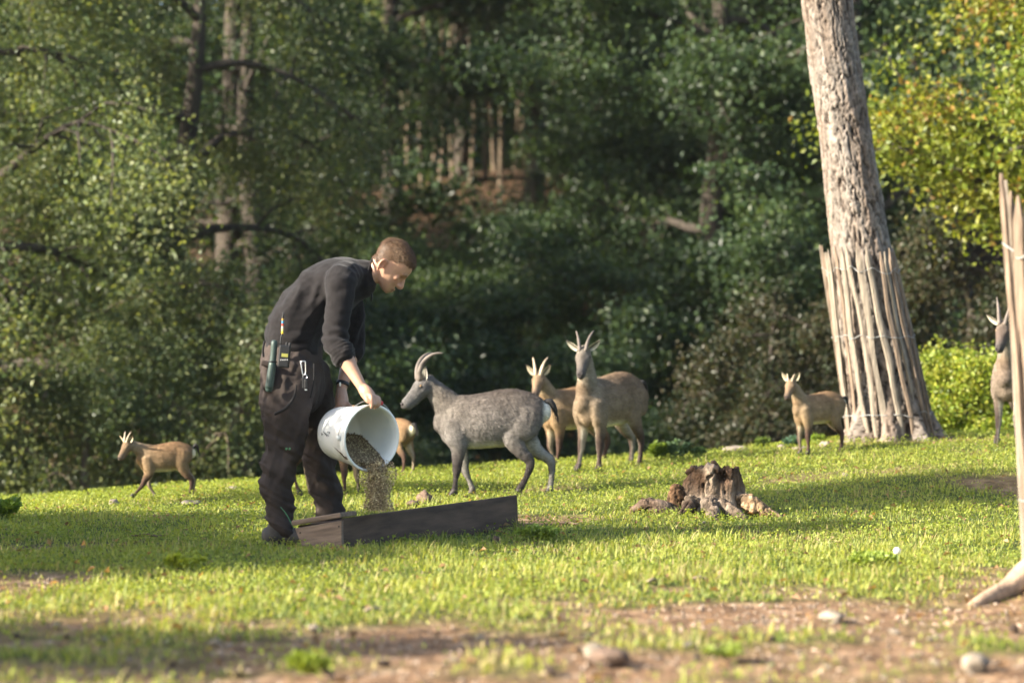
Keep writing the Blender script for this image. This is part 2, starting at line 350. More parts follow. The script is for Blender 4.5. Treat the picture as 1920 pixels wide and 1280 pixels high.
# ---------------------------------------------------------------- trees
M_BARK = mat('forest_bark', (.05, .041, .032), .95, var=.5, vscale=3, bump=.8, bscale=14, stretch=(6, 6, 1), bdist=.03)
M_PALEBARK = mat('pale_bark', (.12, .092, .064), .9, var=.4, vscale=4, bump=.6, bscale=14, stretch=(5, 5, 1), bdist=.02)
M_LEAF = mat('leaf', attr=True, rough=.45, trans=.42, tcol=(1.35, 1.3, .5), spec=.35, objrand=.22)
def branch_path(p, d, L, n, wob, grav):
    P = [p]; d = d / np.linalg.norm(d)
    for i in range(n):
        d = d + RNG.normal(size=3) * wob + np.array([0, 0, grav]); d /= np.linalg.norm(d); P.append(P[-1] + d * L / n)
    return np.array(P)
def make_tree(h, r0, spread, base, nlimb, leaves, size, cols, clump=.45, droop=0.0, lean=(0, 0), flat=.6, twig=.9, up=.35, layered=False):
    """returns (trunk mesh, crown mesh): tapered trunk with limbs; leaf clumps spread along the limbs"""
    mb = MB(); top = np.array([lean[0], lean[1], h])
    P = np.array([[0, 0, -.4], [0, 0, 0], *[top * t + np.r_[RNG.normal(size=2) * .03 * h * t, 0] for t in (.25, .5, .75, 1)]])
    R = np.array([1.35, 1.15, .85, .62, .38, .1]) * r0
    V, F = tube(P, R, side=(1, 0, .01), n=9, sub=3); mb.add(V, F)
    sp = crom(P, 8); anchors, dirs = [], []
    for i in range(nlimb):
        t = base + (1 - base) * (i + RNG.random()) / nlimb; q = sp[int(min(.999, (1 + 4 * t) / 5) * (len(sp) - 1))]
        az = i * 2.4 + RNG.uniform(-.5, .5); d = np.array([math.cos(az), math.sin(az), up + RNG.uniform(-.2, .2)])
        L = spread * (1.05 - .55 * t) * RNG.uniform(.7, 1.15)
        B = branch_path(q, d, L, 5, .14, .03 - droop * .35)
        V, F = tube(B, np.linspace(.42, .06, 6) * r0 * (1.1 - .6 * t), side=(0, 0, 1), n=6, sub=2); mb.add(V, F)
        for k in range(2, 6):
            for j in range(3):
                e = branch_path(B[k], (B[k] - B[k - 1]) + RNG.normal(size=3) * .55 * L / 5, L * twig * RNG.uniform(.2, .5), 3, .2, -droop * .5)
                V, F = tube(e, np.linspace(.10, .02, 4) * r0, side=(0, 0, 1), n=4, sub=1); mb.add(V, F)
                anchors += [e[1], e[2], e[3]]; dirs += [e[1] - e[0], e[2] - e[1], e[3] - e[2]]
    for q in (-1, -2, -3, -4, -5, -7): anchors.append(sp[q]); dirs.append(np.array([0, 0, 1.]))
    A = np.array(anchors); Dr = np.array(dirs); Dr /= np.linalg.norm(Dr, axis=1)[:, None] + 1e-9
    wgt = RNG.gamma(.9 if not droop > .65 else .45, 1, len(A)); wgt[-6:] = 2.5; idx = RNG.choice(len(A), leaves, p=wgt / wgt.sum())
    o = RNG.normal(size=(leaves, 3)) * clump * np.array([1, 1, flat]) * (.45 + .9 * RNG.random(len(A))[idx])[:, None]
    Pl = A[idx] + o
    if droop: Pl[:, 2] -= droop * RNG.exponential(.55, leaves) * (RNG.random(len(A))[idx])
    N = RNG.normal(size=(leaves, 3)) * .8 + o / (clump + 1e-6) * .35 + np.array([0, 0, .9 if not droop else .3]); N /= np.linalg.norm(N, axis=1)[:, None]
    cols = np.array(cols); tone = (RNG.random(len(A)) * .6)[idx] + RNG.random(leaves) * .4
    ci = np.clip(tone * len(cols), 0, len(cols) - 1e-6); c0 = ci.astype(int); col = cols[c0] * RNG.uniform(.75, 1.2, (leaves, 1))
    V, F, c = leaf_quads(Pl, N, size * RNG.uniform(.6, 1.3, leaves), col)
    return mesh_list('trunk', mb.verts(), mb.F), mesh_arr('crown', V, F, c)
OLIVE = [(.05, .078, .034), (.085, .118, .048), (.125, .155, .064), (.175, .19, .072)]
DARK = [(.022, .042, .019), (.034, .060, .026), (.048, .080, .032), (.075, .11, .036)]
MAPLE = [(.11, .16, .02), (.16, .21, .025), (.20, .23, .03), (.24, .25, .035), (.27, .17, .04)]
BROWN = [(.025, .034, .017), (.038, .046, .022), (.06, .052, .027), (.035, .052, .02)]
KIND = {}
def kind(k, *a, bark=None, **kw):
    global RNG
    RNG = np.random.default_rng(sum(map(ord, k)) * 13 + 1); KIND[k] = make_tree(*a, **kw) + (bark or M_BARK,)
kind('willow', 9.5, .22, 3.3, .10, 19, 68000, .042, OLIVE, clump=.27, droop=.75, flat=1.0, up=.5)
kind('olive_bush', 4.6, .12, 2.3, .1, 13, 42000, .039, OLIVE, clump=.22, droop=.7, flat=1.0, up=.6, bark=M_PALEBARK)
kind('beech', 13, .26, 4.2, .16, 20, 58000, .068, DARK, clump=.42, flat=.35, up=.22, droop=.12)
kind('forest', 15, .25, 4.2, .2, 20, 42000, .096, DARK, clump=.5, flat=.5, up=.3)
kind('maple', 9.5, .2, 3.0, .42, 22, 66000, .053, MAPLE, clump=.29, flat=.6, up=.35, droop=.15)
kind('lime_bush', 2.3, .05, 1.35, .08, 12, 20000, .06, [(.13, .19, .02), (.2, .25, .03), (.27, .28, .04)], clump=.22, flat=.7, up=.5, droop=.2)
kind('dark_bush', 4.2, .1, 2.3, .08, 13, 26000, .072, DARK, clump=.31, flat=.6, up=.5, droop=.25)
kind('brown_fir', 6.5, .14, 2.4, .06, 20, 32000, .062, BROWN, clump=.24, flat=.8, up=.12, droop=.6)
kind('sapling', 10.5, .062, 1.9, .55, 9, 6500, .12, [(.07, .12, .03), (.12, .17, .04), (.2, .2, .05)], clump=.5, flat=.6, up=.45, bark=M_PALEBARK)
NTREE = {}
def tree(name, k, x, y, rot, scale, label, group=None, cat='tree', dz=0.0, sz=1.0):
    tr, cr, bk = KIND[k]
    e = empty(name, (x, y, gz(x, y) + dz - .05), rot); e.scale = (scale, scale, scale * sz)
    tag(e, label, cat, group); obj('trunk', tr, bk, e); obj('crown', cr, M_LEAF, e); return e
def ux(u, D): return (u - 960) / FPX * D
# left: olive-leaved trees with pale limbs
tree('willow_tree', 'willow', ux(-25, 27.5), 27.5, .3, 1.0, 'tall olive-green tree with hanging leaves beyond the walking kid')
tree('willow_tree', 'willow', ux(330, 31), 31, 2.1, 1.05, 'drooping olive-green tree with a pale trunk beside the dark forest')
tree('willow_tree', 'willow', ux(-160, 30.5), 30.5, 4.0, 1.1, 'drooping olive-green tree at the open end of the forest edge')
tree('drooping_bush', 'olive_bush', ux(450, 27.4), 27.4, .5, .95, 'drooping olive-green bush behind the bent-over man', cat='bush')
tree('drooping_bush', 'olive_bush', ux(170, 26.4), 26.4, 3.5, .8, 'drooping olive-green bush right behind the walking horned kid', cat='bush')
tree('drooping_bush', 'olive_bush', ux(-60, 26.4), 26.4, 1.5, .85, 'drooping olive-green bush at the low end of the grass crest', cat='bush')
# centre and right: darker wood
DL = 'dark leafy tree deep in the shaded forest'
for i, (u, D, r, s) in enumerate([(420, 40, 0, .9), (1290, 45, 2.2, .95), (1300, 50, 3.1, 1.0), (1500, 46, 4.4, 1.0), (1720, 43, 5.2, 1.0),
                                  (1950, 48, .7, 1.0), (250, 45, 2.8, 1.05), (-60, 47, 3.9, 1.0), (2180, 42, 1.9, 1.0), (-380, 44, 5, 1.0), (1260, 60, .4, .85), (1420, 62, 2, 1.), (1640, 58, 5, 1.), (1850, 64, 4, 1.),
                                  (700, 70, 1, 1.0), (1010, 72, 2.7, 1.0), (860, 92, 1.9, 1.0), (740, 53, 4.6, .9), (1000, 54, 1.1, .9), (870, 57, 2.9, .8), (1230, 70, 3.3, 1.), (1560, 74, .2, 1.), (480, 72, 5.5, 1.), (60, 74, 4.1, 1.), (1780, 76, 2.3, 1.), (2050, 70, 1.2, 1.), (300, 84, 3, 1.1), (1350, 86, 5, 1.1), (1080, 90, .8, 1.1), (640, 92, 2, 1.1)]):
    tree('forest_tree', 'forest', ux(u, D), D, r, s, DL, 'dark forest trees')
tree('beech_tree', 'beech', ux(1340, 36), 36, 1.1, .85, 'broad dark-green tree with layered boughs behind the ibex facing the camera')
tree('beech_tree', 'beech', ux(1590, 33.5), 33.5, 3.0, .85, 'broad dark-green tree with layered boughs behind the leaning pine trunk')
tree('beech_tree', 'beech', ux(470, 36.5), 36.5, 4.2, .8, 'broad dark-green tree with layered boughs behind the man')
tree('beech_tree', 'beech', ux(1400, 47), 47, 2.2, .9, 'tall tree with layered boughs on the slope below the ridge', dz=.3)
BL = 'low dark-green bush in the shade below the forest'
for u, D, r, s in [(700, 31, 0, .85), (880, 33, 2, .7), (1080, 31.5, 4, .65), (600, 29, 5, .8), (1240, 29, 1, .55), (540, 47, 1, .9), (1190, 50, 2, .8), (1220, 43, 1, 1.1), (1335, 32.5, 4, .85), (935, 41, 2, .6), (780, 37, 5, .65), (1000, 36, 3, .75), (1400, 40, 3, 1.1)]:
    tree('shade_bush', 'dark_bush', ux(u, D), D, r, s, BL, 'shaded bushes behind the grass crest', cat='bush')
RL = 'bush closing the forest along the top of the ridge'
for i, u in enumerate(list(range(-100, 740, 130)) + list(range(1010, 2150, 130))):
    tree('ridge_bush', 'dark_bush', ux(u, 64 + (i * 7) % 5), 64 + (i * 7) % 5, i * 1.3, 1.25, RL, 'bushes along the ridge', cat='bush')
for u, D, s in ((790, 80, .6), (985, 78, .8)): tree('ridge_bush', 'lime_bush', ux(u, D), D, u, s * 1.7, 'light green bush beyond the thin trunks on the ridge', 'light bushes beyond the ridge', cat='bush')
tree('drooping_fir', 'brown_fir', ux(1440, 27), 27, .4, .58, 'brownish drooping fir behind the kid beside the trunk')
tree('drooping_fir', 'brown_fir', ux(1800, 28), 28, 2.4, .7, 'brownish drooping fir below the yellow-green maple')
tree('drooping_fir', 'brown_fir', ux(1640, 29), 29, 4.1, .62, 'brownish drooping fir behind the wooden paling guard')
tree('maple_tree', 'maple', ux(2090, 24.6), 24.6, 1.0, .86, 'sunlit yellow-green maple with a few orange leaves behind the palings')
tree('maple_tree', 'maple', ux(2330, 26), 26, 3.6, .95, 'sunlit yellow-green maple at the paddock corner')
tree('leafy_bush', 'lime_bush', ux(1815, 21.6), 21.6, .2, .52, 'bright yellow-green bush between the guarded trunk and the half-hidden ibex', cat='bush')
tree('leafy_bush', 'lime_bush', ux(1925, 21.9), 21.9, 2.2, .55, 'bright yellow-green bush behind the half-hidden ibex', cat='bush')
SL = 'slender pale-stemmed young tree on the sunlit ridge'
for i in range(15):
    u = 735 + 19 * i + random.uniform(-7, 7); D = random.uniform(56, 63)
    tree('young_tree', 'sapling', ux(u, D), D, i * 1.7, random.uniform(.75, 1.1), SL, 'slender trees on the ridge')
# trees out of frame on the sunny side; their shade falls across the paddock
kind('standard', 6.4, .06, .62, .86, 8, 4200, .09, DARK, clump=.2, flat=.8)
def caster(name, k, x, y, h, s, rot, label, cat='tree'):
    """stand so that the shade of height h falls at x, y"""
    d = h / math.tan(SUN_EL); tree(name, k, x + d * to_sun.x / math.cos(SUN_EL), y + d * to_sun.y / math.cos(SUN_EL), rot, s, label, cat=cat)
caster('hedge_bush', 'dark_bush', -1.1, 12.7, 1.9, .60, 0, 'dense hedge bush casting shade over the feed trough', cat='bush')
caster('hedge_bush', 'dark_bush', -2.4, 14.4, 1.6, .52, 2, 'dense hedge bush casting shade over the grass beside the man', cat='bush')
caster('hedge_bush', 'dark_bush', -1.7, 7.7, 1.1, .42, 2, 'small hedge bush casting shade over the bare earth', cat='bush')
for x, y, h, s_, lb in [(.9, 12.35, 6.0, .8, 'in front of the trough'), (.6, 14.5, 6.0, .75, 'beyond the far end of the trough'), (2.8, 15.8, 6.0, 1.05, 'on the upper grass'), (1.8, 17.7, 5.6, .7, 'along the crest'), (-.9, 14.9, 6.0, .75, 'under the grey ibex'), (-1.9, 9.6, 6.0, .9, 'at the near side of the turf')]:
    caster('clipped_tree', 'standard', x, y, h, s_, x * 3, 'slender tree outside the paddock shading the grass ' + lb)
# ---------------------------------------------------------------- guarded pine trunk
def bark_material(name, light, dark):
    m = bpy.data.materials.new(name); m.use_nodes = True; n = m.node_tree.nodes; l = m.node_tree.links; p = n['Principled BSDF']
    p.inputs['Roughness'].default_value = .95; p.inputs['Specular IOR Level'].default_value = .1
    a = n.new('ShaderNodeAttribute'); a.attribute_name = 'Col'; tc = n.new('ShaderNodeTexCoord')
    nz = n.new('ShaderNodeTexNoise'); nz.inputs['Scale'].default_value = 22; nz.inputs['Detail'].default_value = 8; l.new(tc.outputs['Object'], nz.inputs['Vector'])
    r = n.new('ShaderNodeMapRange'); r.inputs[1].default_value = .3; r.inputs[2].default_value = .7; r.inputs[3].default_value = .65; r.inputs[4].default_value = 1.35; l.new(nz.outputs[0], r.inputs[0])
    mx = n.new('ShaderNodeMix'); mx.data_type = 'RGBA'; mx.blend_type = 'MULTIPLY'; mx.inputs[0].default_value = 1; l.new(a.outputs['Color'], mx.inputs[6]); l.new(r.outputs[0], mx.inputs[7]); l.new(mx.outputs[2], p.inputs['Base Color'])
    b = n.new('ShaderNodeBump'); b.inputs['Strength'].default_value = .9; b.inputs['Distance'].default_value = .012; l.new(nz.outputs[0], b.inputs['Height']); l.new(b.outputs[0], p.inputs['Normal'])
    return m
M_PINE = bark_material('pine_bark', None, None)
def voro_edge(a, b, s=0):
    """distance to cell borders of a jittered 2-D cell pattern and a cell random"""
    ia, ib = np.floor(a).astype(np.int64), np.floor(b).astype(np.int64); d1 = np.full(a.shape, 9.); d2 = np.full(a.shape, 9.); rid = np.zeros(a.shape)
    for i in (-1, 0, 1):
        for j in (-1, 0, 1):
            ca, cb = ia + i, ib + j; z = np.zeros_like(ca); px = ca + _hash(ca, cb, z, s); py = cb + _hash(ca, cb, z + 7, s); d = np.hypot(a - px, b - py)
            near = d < d1; d2 = np.where(near, d1, np.minimum(d2, d)); rid = np.where(near, _hash(ca, cb, z + 13, s), rid); d1 = np.where(near, d, d1)
    return d2 - d1, rid
def pine_trunk(cs, rs, nlen, nrad, roots=7, seed=0, scale=1.0):
    """cs: centre line points, rs radii; returns displaced bark mesh"""
    C = crom(cs, nlen // (len(cs) - 1)); R = crom(rs, nlen // (len(cs) - 1))[:, 0]; k = len(C)
    th = np.linspace(0, 2 * np.pi, nrad, endpoint=False); L = np.r_[0, np.cumsum(np.linalg.norm(np.diff(C, axis=0), axis=1))]
    TH, LL = np.meshgrid(th, L); RR = np.repeat(R[:, None], nrad, 1)
    arc = TH / (2 * np.pi) * 19; wrap = np.stack([np.cos(TH) * 1.5, np.sin(TH) * 1.5, LL * 1.2], -1)
    wob = fbm(wrap * 2.0, 3, seed); wob2 = fbm(wrap * 5, 3, seed + 4)
    e1, rid = voro_edge(arc + .55 * wob, LL * 5.2 / scale + .5 * wob2 + 1.2 * np.sin(arc * .7 + LL), seed); seam = np.abs(((TH + .0) % (2 * np.pi)) - np.pi) > np.pi - .12
    e2, rid2 = voro_edge(arc * 2.3 + .7 * wob2, LL * 13 / scale + wob, seed + 3)
    crack = sstep(.0, .13, e1 + .04 * wob2); fine = sstep(.0, .16, e2)
    disp = .018 * (crack - 1) + .006 * (fine - 1) + .010 * (rid - .5) + .008 * wob2
    low = sstep(.75, .0, LL) if False else 1 - sstep(.0, .55, LL)
    lobe = np.cos(TH * roots + 1.3 * np.sin(TH * 2 + seed)); RR = RR * (1 + low ** 1.6 * (.10 + .17 * lobe))
    RR = RR + disp * scale
    V = np.stack([C[:, 0][:, None] + RR * np.cos(TH), C[:, 1][:, None] + RR * np.sin(TH), np.repeat(C[:, 2][:, None], nrad, 1)], -1)
    plate = np.array([.18, .158, .138]); warm = np.array([.16, .125, .10]); deep = np.array([.028, .02, .016])
    c = plate + (warm - plate) * np.clip(.5 + wob * .7, 0, 1)[..., None]; c = c * (.8 + .4 * rid[..., None]); c = deep + (c - deep) * (crack * (.55 + .45 * fine))[..., None]
    I = np.arange(k * nrad).reshape(k, nrad); F = np.stack([I[:-1], np.roll(I[:-1], -1, 1), np.roll(I[1:], -1, 1), I[1:]], -1).reshape(-1, 4)
    return V.reshape(-1, 3), F, c.reshape(-1, 3)
M_NEEDLE = mat('pine_needles', attr=True, rough=.5, trans=.2)
def pine_crown(top, n, rad, hgt):
    A = top + RNG.normal(size=(120, 3)) * np.array([rad, rad, hgt]); i = RNG.integers(0, 120, n); P = A[i] + RNG.normal(size=(n, 3)) * .35
    N = RNG.normal(size=(n, 3)); N /= np.linalg.norm(N, axis=1)[:, None]; c = np.array([.04, .075, .035]) * RNG.uniform(.6, 1.4, (n, 1))
    return leaf_quads(P, N, RNG.uniform(.03, .06, n), c, .1, 4.0)
TD = 19.0
base = W(1674, 815, TD); base[2] = gz(base[0], base[1]) - .06
pine = empty('pine_tree', base); tag(pine, 'leaning thick pine trunk with plated grey-brown bark inside a paling guard', 'tree')
pts = [base, W(1668, 780, TD), W(1640, 620, TD), W(1605, 400, TD), W(1577, 200, TD), W(1550, 0, TD), W(1500, -420, TD), W(1420, -1100, TD), W(1370, -1700, TD)]
V, F, c = pine_trunk(np.array(pts) - base, [.37, .315, .262, .225, .205, .197, .18, .13, .05], 480, 150, 7, 3)
obj('trunk', mesh_arr('trunk', V, F, c, True), M_PINE, pine)
V, F, c = pine_crown(pts[-1] - base + np.array([.2, 0, -.5]), 9000, 1.6, 1.1); obj('crown', mesh_arr('crown', V, F, c), M_NEEDLE, pine)
lm = MB()
for i in range(9):
    t = RNG.uniform(.62, .98); q = np.array(pts[-3]) * (1 - t) + np.array(pts[-1]) * t - base; d = np.array([math.cos(i * 2.4), math.sin(i * 2.4), .35])
    lm.add(*tube([q, q + d * .9, q + d * 2.0 + [0, 0, .2]], [.05, .03, .01], side=(0, 0, 1), n=6, sub=3))
lm.build('limb', M_BARK, pine)

# ---------------------------------------------------------------- paling guards of split chestnut slats and wire
M_SLAT = mat('weathered_chestnut', (.185, .155, .12), .85, var=.4, vscale=5, stretch=(9, 9, 1), bump=.6, bscale=22, bdist=.008)
M_SLATB = mat('bark_edged_chestnut', (.17, .125, .09), .9, var=.5, vscale=5, stretch=(9, 9, 1), bump=.6, bscale=22, bdist=.008)
M_WIRE = mat('galvanised_wire', (.30, .30, .29), .55, metal=.4, spec=.4)
def slat(p0, p1, wdt, thk, outward, seed):
    """split stake with a pointed top and an uneven section"""
    r = np.random.default_rng(seed); p0, p1 = np.asarray(p0, float), np.asarray(p1, float); ax = p1 - p0; L = np.linalg.norm(ax); ax /= L
    o = np.asarray(outward, float); o -= o.dot(ax) * ax; o /= np.linalg.norm(o); sd = np.cross(ax, o)
    n = 16; V, F = [], []; sec = np.array([(-1, -.8), (-.2, -1), (.9, -.7), (1, .5), (.25, 1), (-.85, .75)]) * r.uniform(.75, 1.15, (6, 2)); ph = r.uniform(0, 6, 3)
    for i in range(n):
        t = i / (n - 1); tip = 1.0 if t < .95 else max(.18, 1 - (t - .95) / .05 * .85); bow = .012 * math.sin(t * 5 + ph[0]) * L / 1.3 + .004 * math.sin(t * 17 + ph[1])
        for a, b in sec: V.append(p0 + ax * L * t + sd * (a * wdt / 2 * tip * (1 + .1 * math.sin(t * 9 + ph[2])) + bow) + o * (b * thk / 2 * (.4 + .6 * tip)))
    for i in range(n - 1):
        for j in range(6): F.append((i * 6 + j, i * 6 + (j + 1) % 6, (i + 1) * 6 + (j + 1) % 6, (i + 1) * 6 + j))
    F += [tuple(range(5, -1, -1)), tuple((n - 1) * 6 + j for j in range(6))]
    return V, F
def guard(name, label, bot, top, rb, rt, n, zt_var, wires, seed, w0=.042, phase=0.0):
    e = empty(name, bot); tag(e, label, 'tree guard'); rr = np.random.default_rng(seed); sl = []
    for i in range(n):
        a = phase + 2 * PI * (i + rr.uniform(-.14, .14)) / n; o = np.array([math.cos(a), math.sin(a), 0]); ext = rr.uniform(-zt_var, zt_var)
        a2 = a + rr.uniform(-.07, .07); o2 = np.array([math.cos(a2), math.sin(a2), 0])
        pb = bot + o * rb * rr.uniform(.97, 1.06); pt = top + o2 * rt * rr.uniform(.97, 1.1); pb[2] = gz(pb[0], pb[1]) + rr.uniform(.0, .03); ax = pt - pb; pt = pt + ax / np.linalg.norm(ax) * ext
        me = mesh_list('slat', np.array(slat(pb, pt, w0 * rr.uniform(.7, 1.25), .024 * rr.uniform(.8, 1.3), o, seed * 50 + i)[0]) - bot, slat(pb, pt, w0, .022, o, seed * 50 + i)[1], False)
        obj('slat', me, M_SLATB if rr.random() < .3 else M_SLAT, e); sl.append((pb, pt, o))
    for f in wires:
        P = []
        for k in range(n + 1):
            pb, pt, o = sl[k % n]; q = pb * (1 - f) + pt * f + o * (.019 if k % 2 else .017) + np.array([0, 0, rr.uniform(-.018, .018)]); P.append(q)
            if k < n:
                b2, t2, o2 = sl[(k + 1) % n]; q2 = b2 * (1 - f) + t2 * f; P.append((q + q2 + o2 * .016) / 2 - (o + o2) * .008)
        V, F = tube(np.array(P) - bot, .0032, side=(0, 0, 1), n=5, sub=3); obj('wire', mesh_list('wire', V, F), M_WIRE, e)
    return e
gb, gt = W(1669, 806, TD), W(1609, 468, TD)
guard('paling_guard', 'ring of split chestnut palings wired round the leaning pine trunk', gb, gt, .335, .272, 24, .05, (.12, .53, .88), 5, phase=.1)
# second trunk and guard close by at the paddock side
ND = 9.9; nb = W(2075, 1085, ND); nb[2] = gz(nb[0], nb[1]) - .05; tp2 = W(2045, 340, ND)
near = empty('pine_tree', nb); tag(near, 'pine trunk close by with spreading surface roots and leaning palings round it', 'tree')
V, F, c = pine_trunk(np.array([nb, nb * .75 + tp2 * .25, nb * .5 + tp2 * .5, tp2, tp2 + (tp2 - nb) * 1.5, tp2 + (tp2 - nb) * 2.6]) - nb, [.235, .175, .16, .15, .12, .05], 200, 90, 6, 9, .7)
obj('trunk', mesh_arr('trunk', V, F, c, True), M_PINE, near)
V, F, c = pine_crown(tp2 + (tp2 - nb) * 2.6 - nb, 5000, 1.0, .8); obj('crown', mesh_arr('crown', V, F, c), M_NEEDLE, near)
M_ROOT = mat('weathered_root', (.33, .23, .155), .9, var=.45, vscale=12, bump=.7, bscale=40, bdist=.01)
rm = MB(); q0 = W(1935, 1085, 9.85); q0[2] = gz(q0[0], q0[1])
rm.add(*tube([nb + [0, 0, .1], q0 + [0.03, 0, .07], W(1890, 1103, 9.75), W(1848, 1122, 9.6), W(1800, 1140, 9.5) - [0, 0, .02]], [.09, .06, .042, .03, .012], side=(0, 1, 0), n=10))
rm.build('root', M_ROOT, near, origin=nb)
guard('paling_guard', 'weathered split palings leaning round the trunk at the paddock side', W(2062, 1060, ND), W(2020, 340, ND), .295, .295, 15, .07, (.2, .83), 11, w0=.066, phase=.33)

# ---------------------------------------------------------------- rotten stump
M_STUMP = mat('rotten_wood', attr=True, rough=.95, var=.4, vscale=18, bump=1.0, bscale=45, bdist=.02, spec=.05)
sp = on_ground(1325, 958); st = empty('tree_stump', sp); tag(st, 'rotten jagged tree stump with splayed grey roots on the grass', 'stump')
def px(n): return n * sp[1] / FPX
def rotten(name, shapes, voxel, cols, seed, amp=.02):
    mb = MB()
    for q in shapes: mb.add(*q)
    V, F = remesh(mb, voxel, 2, .4); N = vnormals(V, F); fib = fbm(V * np.array([26, 26, 4]), 4, seed); big = fbm(V * np.array([8, 8, 3]), 3, seed + 5); pit = np.abs(fbm(V * np.array([15, 15, 7]), 3, seed + 9))
    V = V + N * (amp * .55 * fib + amp * .9 * big - amp * .9 * (pit < .12))[:, None]; V[:, 2] += (.014 * fbm(np.stack([V[:, 0] * 30, V[:, 1] * 30, 0 * V[:, 0]], -1), 3, seed + 2)) * sstep(.16, .24, V[:, 2])
    zt = sstep(.02, .2, V[:, 2])[:, None]; c = np.array(cols[0]) * (1 - zt) + np.array(cols[1]) * zt; c = c + (np.array(cols[2]) - c) * sstep(.0, .7, big)[:, None] * .75; c = c * (1 + .5 * fib)[:, None]; c[pit < .1] *= .4
    obj(name, mesh_arr(name, V, F, np.clip(c, .008, .8), True), M_STUMP, st)
G0 = lambda a, b, h: np.array([px(a), b, h + gz(sp[0] + px(a), sp[1] + b) - sp[2]])
core = [tube([G0(8, .03, -.03), G0(10, .03, .07), G0(14, .03, .17), G0(16, .03, .265)], [.20, .155, .15, .155], [.16, .13, .12, .11], side=(0, 1, 0), n=20, cap=2, power=.8)]
for u, d, h, r in ((-30, 0, 70, .06), (-8, -.02, 78, .055), (14, .05, 80, .065), (36, 0, 80, .065), (54, .02, 78, .055), (60, .04, 60, .05)): core.append(tube([G0(u * .8, d, .05), G0(u, d, px(h) * .7), G0(u * 1.05, d, px(h))], [r * 1.3, r, r * .6], side=(0, 1, 0), n=9))
rotten('stump_body', core, .0085, [(.19, .145, .105), (.085, .052, .033), (.25, .2, .15)], 3, .022)
for i, (sh_, cl) in enumerate([
        ([tube([G0(-52, -.02, -.03), G0(-56, -.03, .08), G0(-58, -.03, .14)], [.075, .06, .04], n=12)], [(.12, .07, .04), (.17, .095, .05), (.07, .045, .03)]),
        ([tube([G0(-60, -.05, .0), G0(-95, -.08, .03), G0(-118, -.08, .045), G0(-150, -.10, -.01)], [.05, .05, .045, .02], [.08, .09, .08, .04], n=12)], [(.09, .062, .045), (.09, .062, .045), (.15, .11, .08)]),
        ([tube([G0(45, 0, .09), G0(72, -.04, .075), G0(100, -.10, .045), G0(136, -.14, -.01)], [.065, .055, .042, .02], [.05, .045, .035, .02], n=12)], [(.25, .17, .10), (.15, .125, .105), (.33, .22, .13)]),
        ([tube([G0(2, -.12, .05), G0(4, -.24, .035), G0(8, -.36, -.005)], [.06, .045, .025], n=10)], [(.13, .10, .075), (.13, .095, .07), (.24, .2, .155)]),
        ([tube([G0(28, -.12, .05), G0(46, -.22, .03), G0(66, -.28, .0)], [.05, .04, .02], n=10)], [(.12, .09, .066), (.12, .085, .06), (.2, .165, .13)]),
        ([tube([G0(-30, -.10, .06), G0(-42, -.2, .03), G0(-58, -.26, .0)], [.05, .04, .02], n=10)], [(.08, .055, .04), (.1, .06, .04), (.14, .11, .08)])]):
    rotten('root', sh_, .009, cl, 20 + i, .012)

# ---------------------------------------------------------------- feed trough
M_TROUGH_SHADED = mat('trough_board_shaded', (.072, .045, .031), .85, var=.45, vscale=3.0, stretch=(1.2, 9, 9), bump=.5, bscale=18, bdist=.006)  # same wood, darker: the shade on the long boards is in the colour
M_TROUGH_LIT = mat('trough_board_lit', (.16, .115, .085), .85, var=.4, vscale=4, stretch=(9, 1.2, 9), bump=.5, bscale=20, bdist=.006)  # same wood, lighter: the light on near end and lid is in the colour
A = W(650, 1040, 12.3); Ld = np.array([.9, 1.78, .03]); Ld /= np.linalg.norm(Ld); Wd = np.array([-Ld[1], Ld[0], -.17]); Wd /= np.linalg.norm(Wd); Ud = np.cross(Ld, Wd)
tr = bpy.data.objects.new('feed_trough', None); COL.objects.link(tr); tr.matrix_world = Matrix([[Ld[0], Wd[0], Ud[0], A[0]], [Ld[1], Wd[1], Ud[1], A[1]], [Ld[2], Wd[2], Ud[2], A[2]], [0, 0, 0, 1]])
tag(tr, 'long dark wooden feed trough with a plank over its end, lying on the grass', 'trough')
def board(name, corners_b, corners_t, m, bev=.004):
    """board from four bottom and four top corners, edges softened and slightly uneven"""
    V = np.vstack([corners_b, corners_t]); me = mesh_list(name, V, [(3, 2, 1, 0), (4, 5, 6, 7), (0, 1, 5, 4), (1, 2, 6, 5), (2, 3, 7, 6), (3, 0, 4, 7)], False); o = obj(name, me, m, tr)
    b = o.modifiers.new('bevel', 'BEVEL'); b.width = bev; b.segments = 2; return o
LEN, HT, WD, TK, SL = 2.03, .190, .285, .022, .035
def cors(x0, x1, y0, y1, z, sh=0.0): return np.array([[x0, y0 + sh, z], [x1, y0 + sh, z], [x1, y1 + sh, z], [x0, y1 + sh, z]])
board('front_board', cors(.025, LEN, 0 + .003, TK, 0, .03), cors(.025, LEN - .012, 0 + .003, TK, HT, 0), M_TROUGH_SHADED, .008)
board('back_board', cors(.025, LEN, WD - TK, WD - .003, 0, -.03), cors(.025, LEN - .012, WD - TK, WD - .003, HT, 0), M_TROUGH_SHADED, .008)
eb = np.array([[0, .03, -.004], [.0235, .03, -.004], [.0235, WD - .05, -.004], [0, WD - .05, -.004]]); et = np.array([[0, 0, HT - .012], [.0235, 0, HT - .012], [.0235, WD, HT - .012], [0, WD, HT - .012]])
board('end_board', eb, et, M_TROUGH_LIT)
board('end_board', eb + [LEN - .045, 0, 0] + np.array([0, .026, 0]) * np.array([[1], [1], [-1], [-1]]), et + [LEN - .055, 0, -.01] + np.array([0, .026, 0]) * np.array([[1], [1], [-1], [-1]]), M_TROUGH_SHADED)
